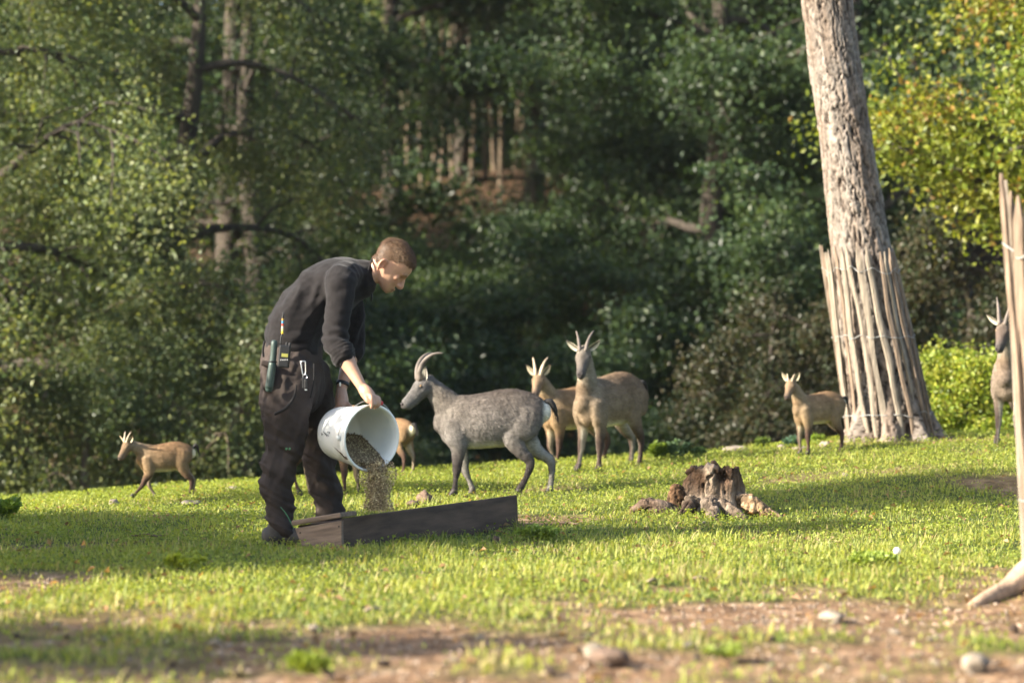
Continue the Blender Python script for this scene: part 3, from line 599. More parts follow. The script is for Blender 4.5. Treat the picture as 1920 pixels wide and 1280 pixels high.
board('floor_board', cors(.03, LEN - .06, .05, WD - .05, .008), cors(.03, LEN - .06, .05, WD - .05, .026), M_TROUGH_SHADED)
board('lid_plank', cors(-.006, .16, -.004, WD + .012, HT + .003), cors(-.006, .16, -.004, WD + .012, HT + .029), M_TROUGH_LIT, .006)
M_NAIL = mat('rusty_nail', (.03, .022, .018), .7)
for y, z in ((.02, .15), (.045, .03), (WD - .03, .15), (WD - .06, .03)):
    nm = MB().add(*ellipsoid((-.001, y, z), (.003, .005, .005), n=8, m=6)); nm.build('nail', M_NAIL, tr)

# ---------------------------------------------------------------- bucket of feed
M_PAIL = mat('white_plastic', (.74, .75, .72), .38, var=.08, vscale=7, vcol=None, trans=.10, spec=.4)
M_GRIP = mat('red_grip', (.45, .02, .025), .4)
M_INK = mat('marker_ink', (.02, .02, .025), .6)
BM = W(697, 821, 12.58); BAX = np.array([.62, -.775, -.07]); BAX /= np.linalg.norm(BAX); RB = .176; BL = .315; BB = BM - BAX * BL
pail = empty('bucket', BB); tag(pail, 'white plastic bucket tipped towards the trough with feed pouring out', 'bucket')
prof = [(0, 0), (.110, 0), (.134, .006), (.141, .03), (.153, .16), (.163, .262), (.170, .265), (.170, .276), (.164, .279), (.1655, .300), (.176, .302), (.177, .315), (.170, .318), (.163, .312), (.158, .262), (.147, .15), (.136, .025), (.12, .012), (0, .012)]
V, F = lathe(prof, 64, BAX, (0, 0, 0)); sh = obj('shell', mesh_list('shell', V, F), M_PAIL, pail)
up = np.array([0, 0, 1.]); bs = np.cross(BAX, up); bs /= np.linalg.norm(bs); bu = np.cross(bs, BAX)
hinge = [(BAX * .27 + s_ * bs * .18) for s_ in (1, -1)]
bail = []
for i in range(25):
    a = PI * i / 24; bail.append(BAX * .27 + bs * .183 * math.cos(a) + (bu * 1.0 + BAX * .12) * .196 * math.sin(a))
obj('bail', mesh_list('bail', *tube(np.array(bail), .0024, side=BAX, n=6, sub=2)), M_WIRE, pail)
obj('grip', mesh_list('grip', *tube(np.array(bail[12:16]), [.011, .012, .012, .011], side=BAX, n=10, sub=2)), M_GRIP, pail)
for h in hinge: obj('hinge', mesh_list('hinge', *ellipsoid(h * .985, (.012, .012, .016))), M_PAIL, pail)
mk = MB(); rr = np.random.default_rng(3)
side_dir = -bs if (-bs)[0] < 0 else bs
for i in range(9):
    a = .62 + rr.uniform(-.12, .12) * 1.0; z = .075 + i * .009 + rr.uniform(-.004, .004); d = (side_dir * math.cos(a - .5) + bu * math.sin(a - .5) * .55); d -= d.dot(BAX) * BAX; d /= np.linalg.norm(d); q = d * (.1455 + z * .076) + BAX * z
    t2 = np.cross(BAX, d) * rr.uniform(-1, 1) * .010 + BAX * rr.uniform(-1, 1) * .008; mk.add(*tube([q - t2, q + t2 * .3, q + t2], .0016, side=d, n=5, sub=2))
mk.build('marking', M_INK, pail)

# ---------------------------------------------------------------- feed: heap in the bucket and the falling stream
M_FEED = mat('feed_grain', attr=True, rough=.8, spec=.2)
def grains(P, size, cols):
    n = len(P); o = np.array([[1, 0, 0], [-1, 0, 0], [0, 1, 0], [0, -1, 0], [0, 0, 1], [0, 0, -1]], float) * np.array([1.5, .8, .6]); A = RNG.normal(size=(n, 3, 3)); Q, _ = np.linalg.qr(A)
    V = P[:, None] + np.einsum('kij,vj->kvi', Q, o) * size[:, None, None]; t = np.array([(0, 2, 4), (2, 1, 4), (1, 3, 4), (3, 0, 4), (2, 0, 5), (1, 2, 5), (3, 1, 5), (0, 3, 5)])
    return V.reshape(-1, 3), (np.arange(n)[:, None, None] * 6 + t).reshape(-1, 3), np.repeat(cols, 6, 0)
FC = np.array([(.17, .125, .075), (.30, .235, .14), (.44, .37, .22), (.11, .08, .05), (.52, .45, .27)])
P = []
heap_n = np.array([.34, -.30, .88]); heap_n /= np.linalg.norm(heap_n)
q0 = BAX * .300 - bu * .112 - bs * 0
cand = RNG.uniform(-1, 1, (60000, 3)); zc = .02 + .30 * (cand[:, 0] * .5 + .5); rad = .136 + zc * .078
pc = BAX * zc[:, None] + (bs * cand[:, 1:2] + bu * cand[:, 2:3]) * rad[:, None]; inr = np.hypot(cand[:, 1], cand[:, 2]) < .985; dd = (pc - q0) @ heap_n
ok = inr & (dd < .0) & (dd > -.03); P.append(pc[ok][:5200] + BB)
lip = BAX * .312 - bu * .165 + bs * .0
n = 6800; t = RNG.random(n) ** .8 * .25; s0 = RNG.normal(size=n) * .042; s0 = np.clip(s0, -.085, .085); wob = 1 + .25 * np.sin(t * 26)
st0 = BB + BAX * .316 - bu * .158
stream = st0 + np.stack([s0 * .95 * wob + .035 + t * .02, -s0 * .3 - .02 + RNG.normal(size=n) * .025 * (1 + t * 2), .035 - t + RNG.normal(size=n) * .008], -1); P.append(stream)
n = 900; lf = np.stack([RNG.normal(size=n) * .06 + .07, np.zeros(n), np.zeros(n)], -1); tp = np.array(tr.matrix_world @ Vector((.34, .15, .05)))
pile = tp + RNG.normal(size=(n, 3)) * np.array([.05, .1, .012]); P.append(pile)
P = np.vstack(P); cc = FC[RNG.choice(5, len(P), p=[.28, .27, .2, .13, .12])] * RNG.uniform(.7, 1.25, (len(P), 1))
V, F, c = grains(P, RNG.uniform(.0022, .0048, len(P)), cc)
tag(obj('feed', mesh_arr('feed', V, F, c), M_FEED), 'brown and yellow grain feed pouring from the bucket into the trough', 'feed', kind='stuff')
# solid heap below the loose grains
hm = MB(); ring = [];
for zc in np.linspace(.02, .31, 8):
    rad = (.136 + zc * .078) * .975; row = []
    for a in np.linspace(0, 2 * PI, 40, endpoint=False):
        q = BAX * zc + (bs * math.cos(a) + bu * math.sin(a)) * rad; d = (q - q0) @ heap_n
        if d > -.006: q = q - bu * ((d + .006) / (bu @ heap_n)); 
        row.append(q)
    ring.append(row)
Vh = np.array(ring).reshape(-1, 3); Fh = [(i * 40 + j, i * 40 + (j + 1) % 40, (i + 1) * 40 + (j + 1) % 40, (i + 1) * 40 + j) for i in range(7) for j in range(40)] + [tuple(range(39, -1, -1)), tuple(280 + j for j in range(40))]
M_HEAP = mat('feed_heap', (.12, .085, .05), .95, var=.6, vscale=90, bump=1, bscale=120, bdist=.006)
ho = obj('feed_heap', mesh_list('feed_heap', Vh + BB, Fh), M_HEAP); tag(ho, 'heap of grain feed lying inside the tipped bucket', 'feed', kind='stuff')
# ---------------------------------------------------------------- ibex
M_COAT = mat('ibex_coat', attr=True, rough=.95, var=.18, vscale=40, bump=.6, bscale=150, bdist=.006, spec=.06, stretch=(1, 2.2, 2.2))
M_HORN = mat('ibex_horn', (.115, .095, .08), .65, var=.35, vscale=20, bump=.35, bscale=60, bdist=.004)
M_PALEHORN = mat('pale_horn', (.42, .33, .23), .6, var=.3, vscale=20, bump=.3, bscale=60, bdist=.004)
M_EYE = mat('ibex_eye', (.035, .02, .01), .12, spec=.6)
M_AMBER = mat('amber_iris', (.20, .11, .03), .15, spec=.6)
M_HOOF = mat('hoof', (.035, .028, .024), .6, var=.3, vscale=30)
M_TAIL = mat('tail_hair', (.015, .013, .012), .8)
M_NOSE = mat('nose_skin', (.03, .025, .025), .45)
TORSO = [(-.350, .640, .505, .060), (-.300, .690, .450, .105), (-.190, .730, .375, .142), (-.090, .726, .338, .158), (.055, .698, .322, .165),
         (.165, .686, .318, .146), (.255, .680, .322, .122), (.320, .645, .365, .096), (.358, .590, .425, .062)]
def fleg(knee, hoof, raise_=0.0):
    return [((.255, .50), .085, .045), ((.245, .40), .082, .048), ((.232, .325), .057, .038), ((.232 + knee * .6, .245), .040, .030), ((.235 + knee, .168), .029, .026), ((.238 + (knee + hoof) / 2, .10), .018, .017),
            ((.24 + hoof * .93, .045), .023, .020), ((.25 + hoof, .012 + raise_), .026, .022)]
def hleg(stifle, hock, hoof, hz=.232):
    return [((-.215, .585), .130, .055), ((-.19, .48), .125, .062), ((stifle, .405), .080, .046), ((stifle * .55 + hock * .45 + .0, .300), .050, .034), ((hock + .008, hz), .034, .026),
            ((hock * .5 + hoof * .5 - .012, hz * .5 + .012), .021, .018), ((hoof - .012, .045), .024, .020), ((hoof, .012), .027, .023)]
HEAD = [(-.04, .0, .034, .036), (.0, .0, .056, .050), (.045, -.006, .066, .057), (.095, -.012, .056, .047), (.145, -.017, .050, .037), (.185, -.018, .046, .033), (.212, -.016, .039, .031), (.228, -.013, .020, .019)]
GREY = dict(top=(.082, .068, .058), side=(.120, .107, .097), low=(.165, .155, .147), leg=(.034, .029, .028), belly=(.60, .57, .50), neck=(.125, .107, .09), head=(.115, .108, .104), muzzle=(.10, .096, .092))
TAN = dict(top=(0.185, 0.111, 0.059), side=(0.192, 0.126, 0.070), low=(0.237, 0.163, 0.089), leg=(.06, .038, .03), belly=(.68, .60, .42), neck=(0.244, 0.185, 0.118), head=(.175, .120, .075), muzzle=(.13, .095, .07))
DRAB = dict(top=(0.152, 0.104, 0.067), side=(0.155, 0.115, 0.078), low=(0.200, 0.152, 0.100), leg=(.05, .036, .03), belly=(.70, .66, .52), neck=(0.222, 0.192, 0.148), head=(.112, .096, .082), muzzle=(.075, .068, .064))
def chain_samples(pts, n=6): return crom(np.asarray(pts, float), n)
def ibex(loc, heading, scale, legs, head_pos, head_yaw, head_pitch, pal, label, horn=(.30, 'curved'), group=None, head_scale=1.0, ear_up=0.0, leg_thin=1.0,
         girth=1.0, tail_lift=0.0, voxel=.0115, fur=16000, horn_mat=None, name='ibex', fur_len=.021, neck_k=1.0, lift=0.0, tilt=0.0):
    """legs: near front, far front, near hind, far hind; local +X forward, +Y its left side"""
    mb = MB(); samp = {}
    tor = np.array(TORSO); tor[:, 1:3] += lift
    P = np.stack([tor[:, 0], 0 * tor[:, 0], (tor[:, 1] + tor[:, 2]) / 2], -1)
    mb.add(*tube(P, (tor[:, 1] - tor[:, 2]) / 2, tor[:, 3] * girth, n=24, sub=3))
    sides = (1, -1, 1, -1)
    def raise_leg(pts):
        q = np.array(pts, float); q[:, 1] *= (1 + lift / .42 * np.clip(q[:, 1] / .42, 0, 1) ** 0) if lift else 1; return q
    lj = []
    for k, L in enumerate(legs):
        q = raise_leg([p for p, _, _ in L]); ra = np.array([a for _, a, _ in L]); rb = np.array([b for _, _, b in L])
        thin = np.array([1, 1] + [leg_thin] * (len(L) - 2)); ra, rb = ra * thin, rb * thin
        yy = sides[k] * np.array([.078, .082, .080, .076, .074, .074, .074, .074] if k < 2 else [.075, .085, .090, .086, .080, .078, .078, .078])
        p3 = np.stack([q[:, 0], yy, q[:, 1]], -1); lj.append(p3); mb.add(*tube(p3, ra, rb, n=12, sub=4))
        samp['leg%d' % k] = chain_samples(p3[3:])
    # head frame
    Rh = rotz(head_yaw) @ roty(head_pitch); hp = np.array(head_pos, float); hs = head_scale
    def H(s, y, z): return hp + Rh @ (np.array([s, y, z]) * hs)
    hd = np.array(HEAD); mb.add(*tube([H(s, 0, o) for s, o, _, _ in HEAD], hd[:, 2] * hs, hd[:, 3] * hs, side=Rh @ np.array([0, 1, 0]), n=18, sub=3))
    mb.add(*tube([H(.03, .036, .022), H(.075, .04, .026)], [.014 * hs, .012 * hs], side=(0, 0, 1), n=8)); mb.add(*tube([H(.03, -.036, .022), H(.075, -.04, .026)], [.014 * hs, .012 * hs], side=(0, 0, 1), n=8))
    mb.add(*ellipsoid(H(.045, 0, -.03), (.05 * hs, .035 * hs, .04 * hs), Rh))
    # neck
    b0 = np.array([.20, 0, .56 + lift]); b1 = np.array([.275, 0, .58 + lift]); hb = H(-.012, 0, -.02)
    n1 = b1 * .62 + hb * .38 + np.array([0, 0, .0]); n2 = b1 * .28 + hb * .72
    mb.add(*tube([b0, b1, n1, n2, hb], np.array([.125, .122, .092, .072, .054]) * neck_k, np.array([.085, .082, .060, .052, .046]) * neck_k, n=18, sub=4))
    samp['neck'] = chain_samples([b1 * .8 + n1 * .2, n1, n2, hb]); samp['head'] = chain_samples([H(s, 0, o) for s, o, _, _ in HEAD[1:5]], 4); samp['muzzle'] = chain_samples([H(s, 0, o) for s, o, _, _ in HEAD[5:]], 4)
    samp['torso'] = np.concatenate([chain_samples(P, 4) + np.array([0, 0, dz]) for dz in (-.12, 0, .09)])
    # tail stub
    V, Fq = remesh(mb, voxel, 4, .5)
    # colouring of the coat
    names = list(samp); D = np.stack([np.min([((V - q) ** 2).sum(1) for q in samp[k_]], 0) for k_ in names], 1); w_ = 1 / (D + 6e-4) ** 2.2; w_ /= w_.sum(1)[:, None]
    N = vnormals(V, Fq); zz = V[:, 2] - lift; g = {k_: np.array(v) for k_, v in pal.items()}
    tz = np.clip((zz - .30) / .40, 0, 1)[:, None]
    torso = np.where(tz > .5, g['side'] + (g['top'] - g['side']) * (tz - .5) * 2, g['low'] + (g['side'] - g['low']) * tz * 2)
    bel = (sstep(.45, .95, -N[:, 2]) * sstep(.40, .33, zz) if False else sstep(.35, .85, -N[:, 2]) * (1 - sstep(.33, .40, zz)) * sstep(-.30, -.2, V[:, 0]) * (1 - sstep(.16, .26, V[:, 0])))[:, None]
    torso = torso + (g['belly'] - torso) * bel
    rump = (sstep(-.325, -.355, V[:, 0]) if False else 1 - sstep(-.362, -.325, V[:, 0]))[:, None] * sstep(.40, .46, zz)[:, None]
    torso = torso + (g['belly'] * 1.05 - torso) * np.clip(rump, 0, 1)
    C = torso * w_[:, [names.index('torso')]]
    for k in range(4):
        lz = sstep(.19, .37 + .03 * (k > 1), zz)[:, None]; lc = g['leg'] + (g['side'] - g['leg']) * lz
        inner = sstep(.2, .9, -N[:, 1] * sides[k])[:, None]; lc = lc + (g['belly'] * .8 - lc) * inner * (.25 + .55 * lz)
        back = sstep(.3, .9, -N[:, 0])[:, None] * (1 - sstep(.0, .2, zz))[:, None]; lc = lc + (g['low'] - lc) * back * .5
        C += lc * w_[:, [names.index('leg%d' % k)]]
    front = sstep(.0, .8, N[:, 0])[:, None]
    C += (g['neck'] + (g['belly'] * .55 - g['neck']) * front * .35) * w_[:, [names.index('neck')]]
    C += g['head'] * w_[:, [names.index('head')]] + g['muzzle'] * w_[:, [names.index('muzzle')]]
    nd = np.exp(-((V - H(.236, 0, 0)) ** 2).sum(1) / (.028 * hs) ** 2)[:, None]; C = C + (np.array([.035, .03, .03]) - C) * nd * .9
    C *= (1 + .14 * fbm(V * 14, 3, 5) + .10 * fbm(V * np.array([20, 60, 60]), 2, 8))[:, None]
    V = V + N * (.0025 * fbm(V * 45, 2, 3))[:, None]
    # ears (part of the same body mesh)
    EV, EF, EC = [], [], []
    for sgn in (1, -1):
        n_, m_ = 9, 7; base = np.array([-.012, sgn * .040, .034]); out = np.array([-.30 - .3 * ear_up, sgn * (.80 - .40 * ear_up), .50 + .6 * ear_up]); out /= np.linalg.norm(out)
        fwd = np.array([.9, sgn * .35, .25]); fwd -= fwd.dot(out) * out; fwd /= np.linalg.norm(fwd); wd = np.cross(out, fwd)
        for layer, off in ((0, 0.0), (1, -.006)):
            st = sum(len(e) for e in EV); pts = []
            for i in range(n_):
                t = i / (n_ - 1); hw = .026 * math.sin(math.pi * min(1, .12 + t * .88) ** .8) ** .75 + .001
                for j in range(m_):
                    a = j / (m_ - 1) * 2 - 1; cup = (abs(a) ** 2) * .016 * (1 - .6 * t)
                    pts.append(H(*(base + out * t * .105 + wd * a * hw + fwd * (cup + off * (1 - abs(a) ** 4)))))
            EV.append(np.array(pts)); q = [(st + i * m_ + j, st + i * m_ + j + 1, st + (i + 1) * m_ + j + 1, st + (i + 1) * m_ + j) for i in range(n_ - 1) for j in range(m_ - 1)]
            EF += q; a_ = np.abs(np.tile(np.linspace(-1, 1, m_), n_))[:, None]
            EC.append((g['belly'] * .75 * (a_ ** .7) + np.array([.05, .04, .035]) * (1 - a_ ** .7)) if layer == 0 else np.tile(g['head'], (n_ * m_, 1)))
    nv = len(V); V2 = np.vstack([V] + EV); F2 = np.vstack([Fq, np.array(EF) + nv]); C2 = np.vstack([C] + EC)
    body = obj(name, mesh_arr('ibex_body', V2, F2, np.clip(C2, .004, .9), True), M_COAT)
    body.location = loc; body.rotation_euler = (0, tilt, heading); body.scale = (scale,) * 3
    tag(body, label, 'ibex', group)
    # fur
    if fur:
        ar = np.linalg.norm(np.cross(V[Fq[:, 2]] - V[Fq[:, 0]], V[Fq[:, 3]] - V[Fq[:, 1]]), axis=1); fi = RNG.choice(len(Fq), fur, p=ar / ar.sum())
        b = RNG.dirichlet((1, 1, 1, 1), fur); P0 = (V[Fq[fi]] * b[..., None]).sum(1); Nf = N[Fq[fi, 0]]; cf = C[Fq[fi, 0]]
        dn = w_[Fq[fi, 0]]; isleg = dn[:, :4].sum(1) if names[0].startswith('leg') else 0
        flow = np.tile(np.array([-.75, 0, -.65]), (fur, 1)); hw_ = (dn[:, names.index('head')] + dn[:, names.index('muzzle')])[:, None]
        flow = flow * (1 - hw_) + hw_ * (Rh @ np.array([-1, 0, -.2])); flow += RNG.normal(size=(fur, 3)) * .25
        flow -= (flow * Nf).sum(1)[:, None] * Nf; flow /= np.linalg.norm(flow, axis=1)[:, None] + 1e-9
        ln = (fur_len * RNG.uniform(.5, 1.3, fur) * (1 - .55 * hw_[:, 0]) * (1 - .45 * isleg))[:, None]
        tip = P0 + flow * ln + Nf * ln * RNG.uniform(.08, .36, (fur, 1)); sd = np.cross(flow, Nf) * .0022
        FV = np.stack([P0 - sd, P0 + sd, tip], 1).reshape(-1, 3); cc = np.clip(cf * (RNG.uniform(.78, 1.25, (fur, 1)) * (1 + .25 * fbm(P0 * 30, 2, 3))[:, None]), .004, .9)
        obj('coat', mesh_arr('coat', FV, np.arange(fur * 3).reshape(-1, 3), np.repeat(cc, 3, 0), True), M_COAT, body)
    # horns with growth rings
    hl, style = horn
    for sgn in (1, -1):
        if hl <= 0: break
        n_ = 40; t = np.linspace(0, 1, n_); k_ = {'curved': 1.85, 'upright': .7, 'spike': .3}[style]
        a0 = {'curved': 1.40, 'upright': 1.80, 'spike': 1.75}[style]
        ang = a0 + k_ * t ** 1.3; dx = np.cumsum(np.cos(ang)) * hl * hs / n_; dz = np.cumsum(np.sin(ang)) * hl * hs / n_
        spread = (.10 + .30 * t) if style != 'curved' else (.16 + .34 * t)
        pts = np.array([H(.035 - .012, sgn * .022, .046)] * n_) + (rotz(head_yaw) @ np.stack([dx, sgn * np.cumsum(spread) * hl * hs / n_, dz])).T
        r = (.0200 if style == 'curved' else .0165) * (min(1, hl / .2) ** .5) * hs * (1 - t) ** .62 + .0028; ring = 1 + .10 * np.abs(np.sin(t ** .8 * math.pi * (15 if hl > .15 else 5))) * (1 - t)
        obj('horn', mesh_list('horn', *tube(pts, r * ring, r * ring * .8, side=rotz(head_yaw) @ np.array([0, 1., 0]), n=10, sub=1)), horn_mat or M_HORN, body)
    for sgn in (1, -1):
        ey = obj('eye', mesh_list('eye', *ellipsoid(H(.052, sgn * .0465, .016), np.array([.0120, .0085, .0110]) * hs, Rh, 12, 8)), M_AMBER, body)
        obj('pupil', mesh_list('pupil', *ellipsoid(H(.054, sgn * .0525, .016), np.array([.0100, .0050, .0075]) * hs, Rh, 10, 6)), M_EYE, ey)
        obj('nostril', mesh_list('nostril', *ellipsoid(H(.222, sgn * .014, .006), np.array([.008, .006, .010]) * hs, Rh, 8, 6)), M_NOSE, body)
    obj('mouth', mesh_list('mouth', *tube([H(.175, .026, -.034), H(.208, .022, -.030), H(.229, 0, -.024), H(.208, -.022, -.030), H(.175, -.026, -.034)], [.002, .003, .0035, .003, .002], side=(0, 0, 1), n=6)), M_NOSE, body)
    for k in range(4):
        e = lj[k][-1]; h_ = MB()
        for s2 in (1, -1):
            h_.add(*tube([e + np.array([-.012, s2 * .011, .030]), e + np.array([.004, s2 * .012, .006]), e + np.array([.020, s2 * .009, -.006])], np.array([.017, .020, .012]) * leg_thin, np.array([.012, .012, .009]) * leg_thin, n=8, sub=2))
        h_.build('hoof', M_HOOF, body)
    tb = np.array([-.355, 0, .635 + lift]); tm = MB(); tl = np.array([[0, 0, 0], [-.035, 0, .012 + tail_lift], [-.062, 0, -.03 + tail_lift], [-.078, 0, -.085 + tail_lift]])
    tm.add(*tube(tb + tl, [.018, .022, .019, .006], [.024, .03, .024, .006], n=10))
    for i in range(60):
        q = tb + tl[RNG.integers(1, 4)] + RNG.normal(size=3) * .008; d = np.array([-.012, 0, -.055]) + RNG.normal(size=3) * .010
        s3 = np.array([.0015, .001, 0]); tm.add([q - s3, q + s3, q + d], [(0, 1, 2)])
    tm.build('tail', M_TAIL, body)
    return body
# grey ibex standing side-on behind the trough
p = on_ground(938, 928)
grey = ibex((p[0] - .05, p[1], p[2] - .004), PI, p[1] * 276 / FPX, [fleg(.01, .02), fleg(-.045, -.105), hleg(-.135, -.262, -.165), hleg(-.225, -.40, -.375, .235)],
     (.452, .01, .765), .30, .72, GREY, 'grey ibex with long back-curved horns standing side-on behind the trough', horn=(.265, 'curved'), tail_lift=-.01, girth=.92, voxel=.009, fur=26000, ear_up=.35)
# ibex facing the camera
p = on_ground(1140, 879); s = p[1] * 254 / FPX
facing = ibex((p[0] + .03, p[1] + .15, gz(p[0], p[1] + .15) - .01), PI + math.radians(50), s, [fleg(.0, .0), fleg(.03, .06), hleg(-.16, -.27, -.23), hleg(-.20, -.36, -.33)],
     (.39, .05, .865), math.radians(28), .80, DRAB, 'slim-horned ibex looking at the camera, standing between the stump and the grey ibex', horn=(.175, 'upright'), girth=.84, neck_k=.93, voxel=.0102, fur=22000)
# brown ibex half hidden behind these two
p = on_ground(1085, 868); s = 19 * 208 / FPX
ibex((p[0], 19.0, gz(p[0], 19.0) - .03), PI + math.radians(28), s, [fleg(.0, .02), fleg(.01, -.05), hleg(-.15, -.27, -.2), hleg(-.18, -.3, -.27)],
     (.43, .06, .79), math.radians(48), .72, TAN, 'tawny ibex with pale horns, half hidden behind the ibex looking at the camera', horn=(.19, 'upright'), girth=.86, neck_k=.93, horn_mat=M_PALEHORN, fur=16000, ear_up=.3)
# kid walking at the low end of the crest
p = on_ground(312, 934); s = p[1] * 98 / FPX / .70
ibex((p[0], p[1], p[2] - .0), PI + math.radians(14), s, [fleg(.09, .21, .02), fleg(-.01, -.09), hleg(-.20, -.33, -.285), hleg(-.22, -.37, -.345)],
     (.50, .02, .735), math.radians(32), .86, TAN, 'tawny kid with short pale horns walking alone along the crest', horn=(.135, 'spike'), horn_mat=M_PALEHORN, head_scale=1.14, lift=.03, girth=.86, fur=12000, leg_thin=1.12, tail_lift=.03, voxel=.011)
# kid beside the guarded trunk
p = on_ground(1537, 848); s = p[1] * 113 / FPX / .74
ibex((p[0], p[1], p[2] - .01), PI + math.radians(30), s, [fleg(.0, -.01), fleg(.02, .0), hleg(-.17, -.28, -.25), hleg(-.22, -.40, -.385)],
     (.45, .03, .865), math.radians(34), .72, dict(TAN, side=(.18, .13, .08), top=(.20, .125, .068)), 'young kid with tiny horns standing beside the guarded pine trunk', horn=(.085, 'spike'), horn_mat=M_PALEHORN, head_scale=1.15, lift=.04, girth=.85, fur=14000, leg_thin=1.1, ear_up=.5, voxel=.011)
# kid seen rump-on past the bucket
p = on_ground(757, 888); s = p[1] * 102 / FPX / .72
ibex((p[0] - .09, p[1], p[2] - .01), PI + math.radians(-38), s, [fleg(.0, .0), fleg(.02, .04), hleg(-.17, -.28, -.24), hleg(-.2, -.31, -.28)],
     (.52, -.05, .60), -.2, 1.0, TAN, 'tawny kid whose rump shows past the white bucket', horn=(.1, 'spike'), lift=.03, girth=.88, fur=9000, leg_thin=1.1, voxel=.012)
# ibex behind the man, nearly hidden
p = on_ground(612, 928); s = p[1] * 245 / FPX
ibex((p[0], p[1], p[2] - .01), math.radians(-35), s, [fleg(.0, .02), fleg(.0, .0), hleg(-.15, -.27, -.22), hleg(-.15, -.27, -.2)],
     (.50, .0, .42), -.3, 1.25, TAN, 'tawny ibex with lowered head hidden behind the man and the bucket', horn=(.2, 'upright'), fur=0, voxel=.02)
# ibex half hidden by the palings at the paddock side
p = on_ground(1909, 830); s = p[1] * 250 / FPX
ibex((p[0] + .02, p[1] + .1, gz(p[0], p[1]) - .01), PI + math.radians(62), s, [fleg(.06, -.02), fleg(.02, .05), hleg(-.15, -.27, -.22), hleg(-.15, -.27, -.22)],
     (.42, .02, .875), math.radians(-2), .86, dict(DRAB, side=(.13, .10, .078), low=(.16, .13, .1), neck=(.17, .14, .11), head=(.10, .075, .062), leg=(.035, .027, .024)), 'dark-faced ibex half hidden by the leaning palings', horn=(.25, 'upright'), fur=10000)
# ---------------------------------------------------------------- the man with the bucket
M_SKIN = mat('skin', attr=True, rough=.5, sss=.22, var=.08, vscale=40, spec=.35)
M_HAIR = mat('short_brown_hair', attr=True, rough=.6, spec=.3)
M_SHIRT = mat('black_fleece', (.015, .0135, .014), .95, var=.25, vscale=30, bump=.35, bscale=260, bdist=.003, spec=.08, sheen=.08)
M_TROUS = mat('charcoal_work_cloth', (.044, .035, .031), .9, var=.3, vscale=9, bump=.4, bscale=200, bdist=.003, spec=.08)
M_BOOT = mat('boot_leather', (.05, .045, .04), .7, var=.4, vscale=14, bump=.5, bscale=60, bdist=.004)
M_BLACK = mat('black_plastic', (.012, .012, .013), .45)
M_GREEN = mat('green_plastic', (.035, .055, .048), .4)
M_STEEL = mat('steel', (.6, .6, .6), .3, metal=.9)
DC, DN, DF = 12.95, 12.75, 13.16                       # depth of the body's mid plane, near side, far side
HC = W(735, 497, DC); HF = np.array([.707, 0, -.707]); HT_ = np.array([.707, 0, .707]); HS = np.array([0, -1., 0])
HS = HS + HF * .10; HS /= np.linalg.norm(HS); HF = HF - HF.dot(HS) * HS; HF /= np.linalg.norm(HF); HT_ = np.cross(HF, HS); HT_ = HT_ if HT_[2] > 0 else -HT_
K = DC / FPX * 350
def HP(f, t, s): return HC + (HF * f + HT_ * t + HS * s) * K
man = MB()
slices = [(-.130, .050, .083, .018), (-.120, .020, .092, .034), (-.105, -.010, .095, .047), (-.085, -.035, .094, .057), (-.055, -.065, .094, .064), (-.02, -.098, .092, .069), (.008, -.113, .104, .073), (.045, -.121, .102, .077), (.08, -.108, .084, .071), (.106, -.08, .052, .055), (.120, -.05, .015, .034), (.126, -.03, -.01, .012)]
V = []; n_ = 28
for t, fb, ff, hw in slices:
    for j in range(n_):
        a = 2 * PI * j / n_; ca, sa = math.cos(a), math.sin(a); ca_ = math.copysign(abs(ca) ** .85, ca); sa_ = math.copysign(abs(sa) ** .9, sa)
        V.append(HP((fb + ff) / 2 + (ff - fb) / 2 * ca_, t, hw * sa_))
k = len(slices); F = [(i * n_ + j, i * n_ + (j + 1) % n_, (i + 1) * n_ + (j + 1) % n_, (i + 1) * n_ + j) for i in range(k - 1) for j in range(n_)] + [tuple(range(n_ - 1, -1, -1)), tuple((k - 1) * n_ + j for j in range(n_))]
man.add(V, F)
man.add(*tube([HP(.094, .0, 0), HP(.106, -.022, 0), HP(.118, -.050, 0), HP(.108, -.062, 0)], [.008, .010, .013, .008], [.009, .011, .015, .012], side=HS, n=10, sub=4))
for s_ in (1, -1):
    man.add(*ellipsoid(HP(.100, -.056, .012 * s_), (.012, .010, .010)))                      # nostril wings
    man.add(*tube([HP(.098, .012, .012 * s_), HP(.092, .014, .035 * s_), HP(.074, .008, .055 * s_)], [.008, .009, .007], side=HS, n=8, sub=3))   # brow
    man.add(*ellipsoid(HP(.060, -.032, .046 * s_), (.018, .018, .016)))                      # cheekbone
    ear = [HP(-.040, -.072, .072 * s_), HP(-.052, -.05, .083 * s_), HP(-.058, -.022, .088 * s_), HP(-.046, -.006, .084 * s_), HP(-.030, -.014, .076 * s_)]
    man.add(*tube(ear, [.006, .007, .0075, .0075, .005], side=HS, n=8, sub=4))
    man.add(*ellipsoid(HP(-.042, -.04, .076 * s_), (.018, .008, .024), np.stack([HF, HS, HT_], 1)))
man.add(*tube([HP(.093, -.084, -.02), HP(.102, -.086, 0), HP(.093, -.084, .02)], [.006, .0075, .006], side=HT_, n=8)); man.add(*tube([HP(.09, -.100, -.018), HP(.099, -.100, 0), HP(.09, -.100, .018)], [.006, .008, .006], side=HT_, n=8))
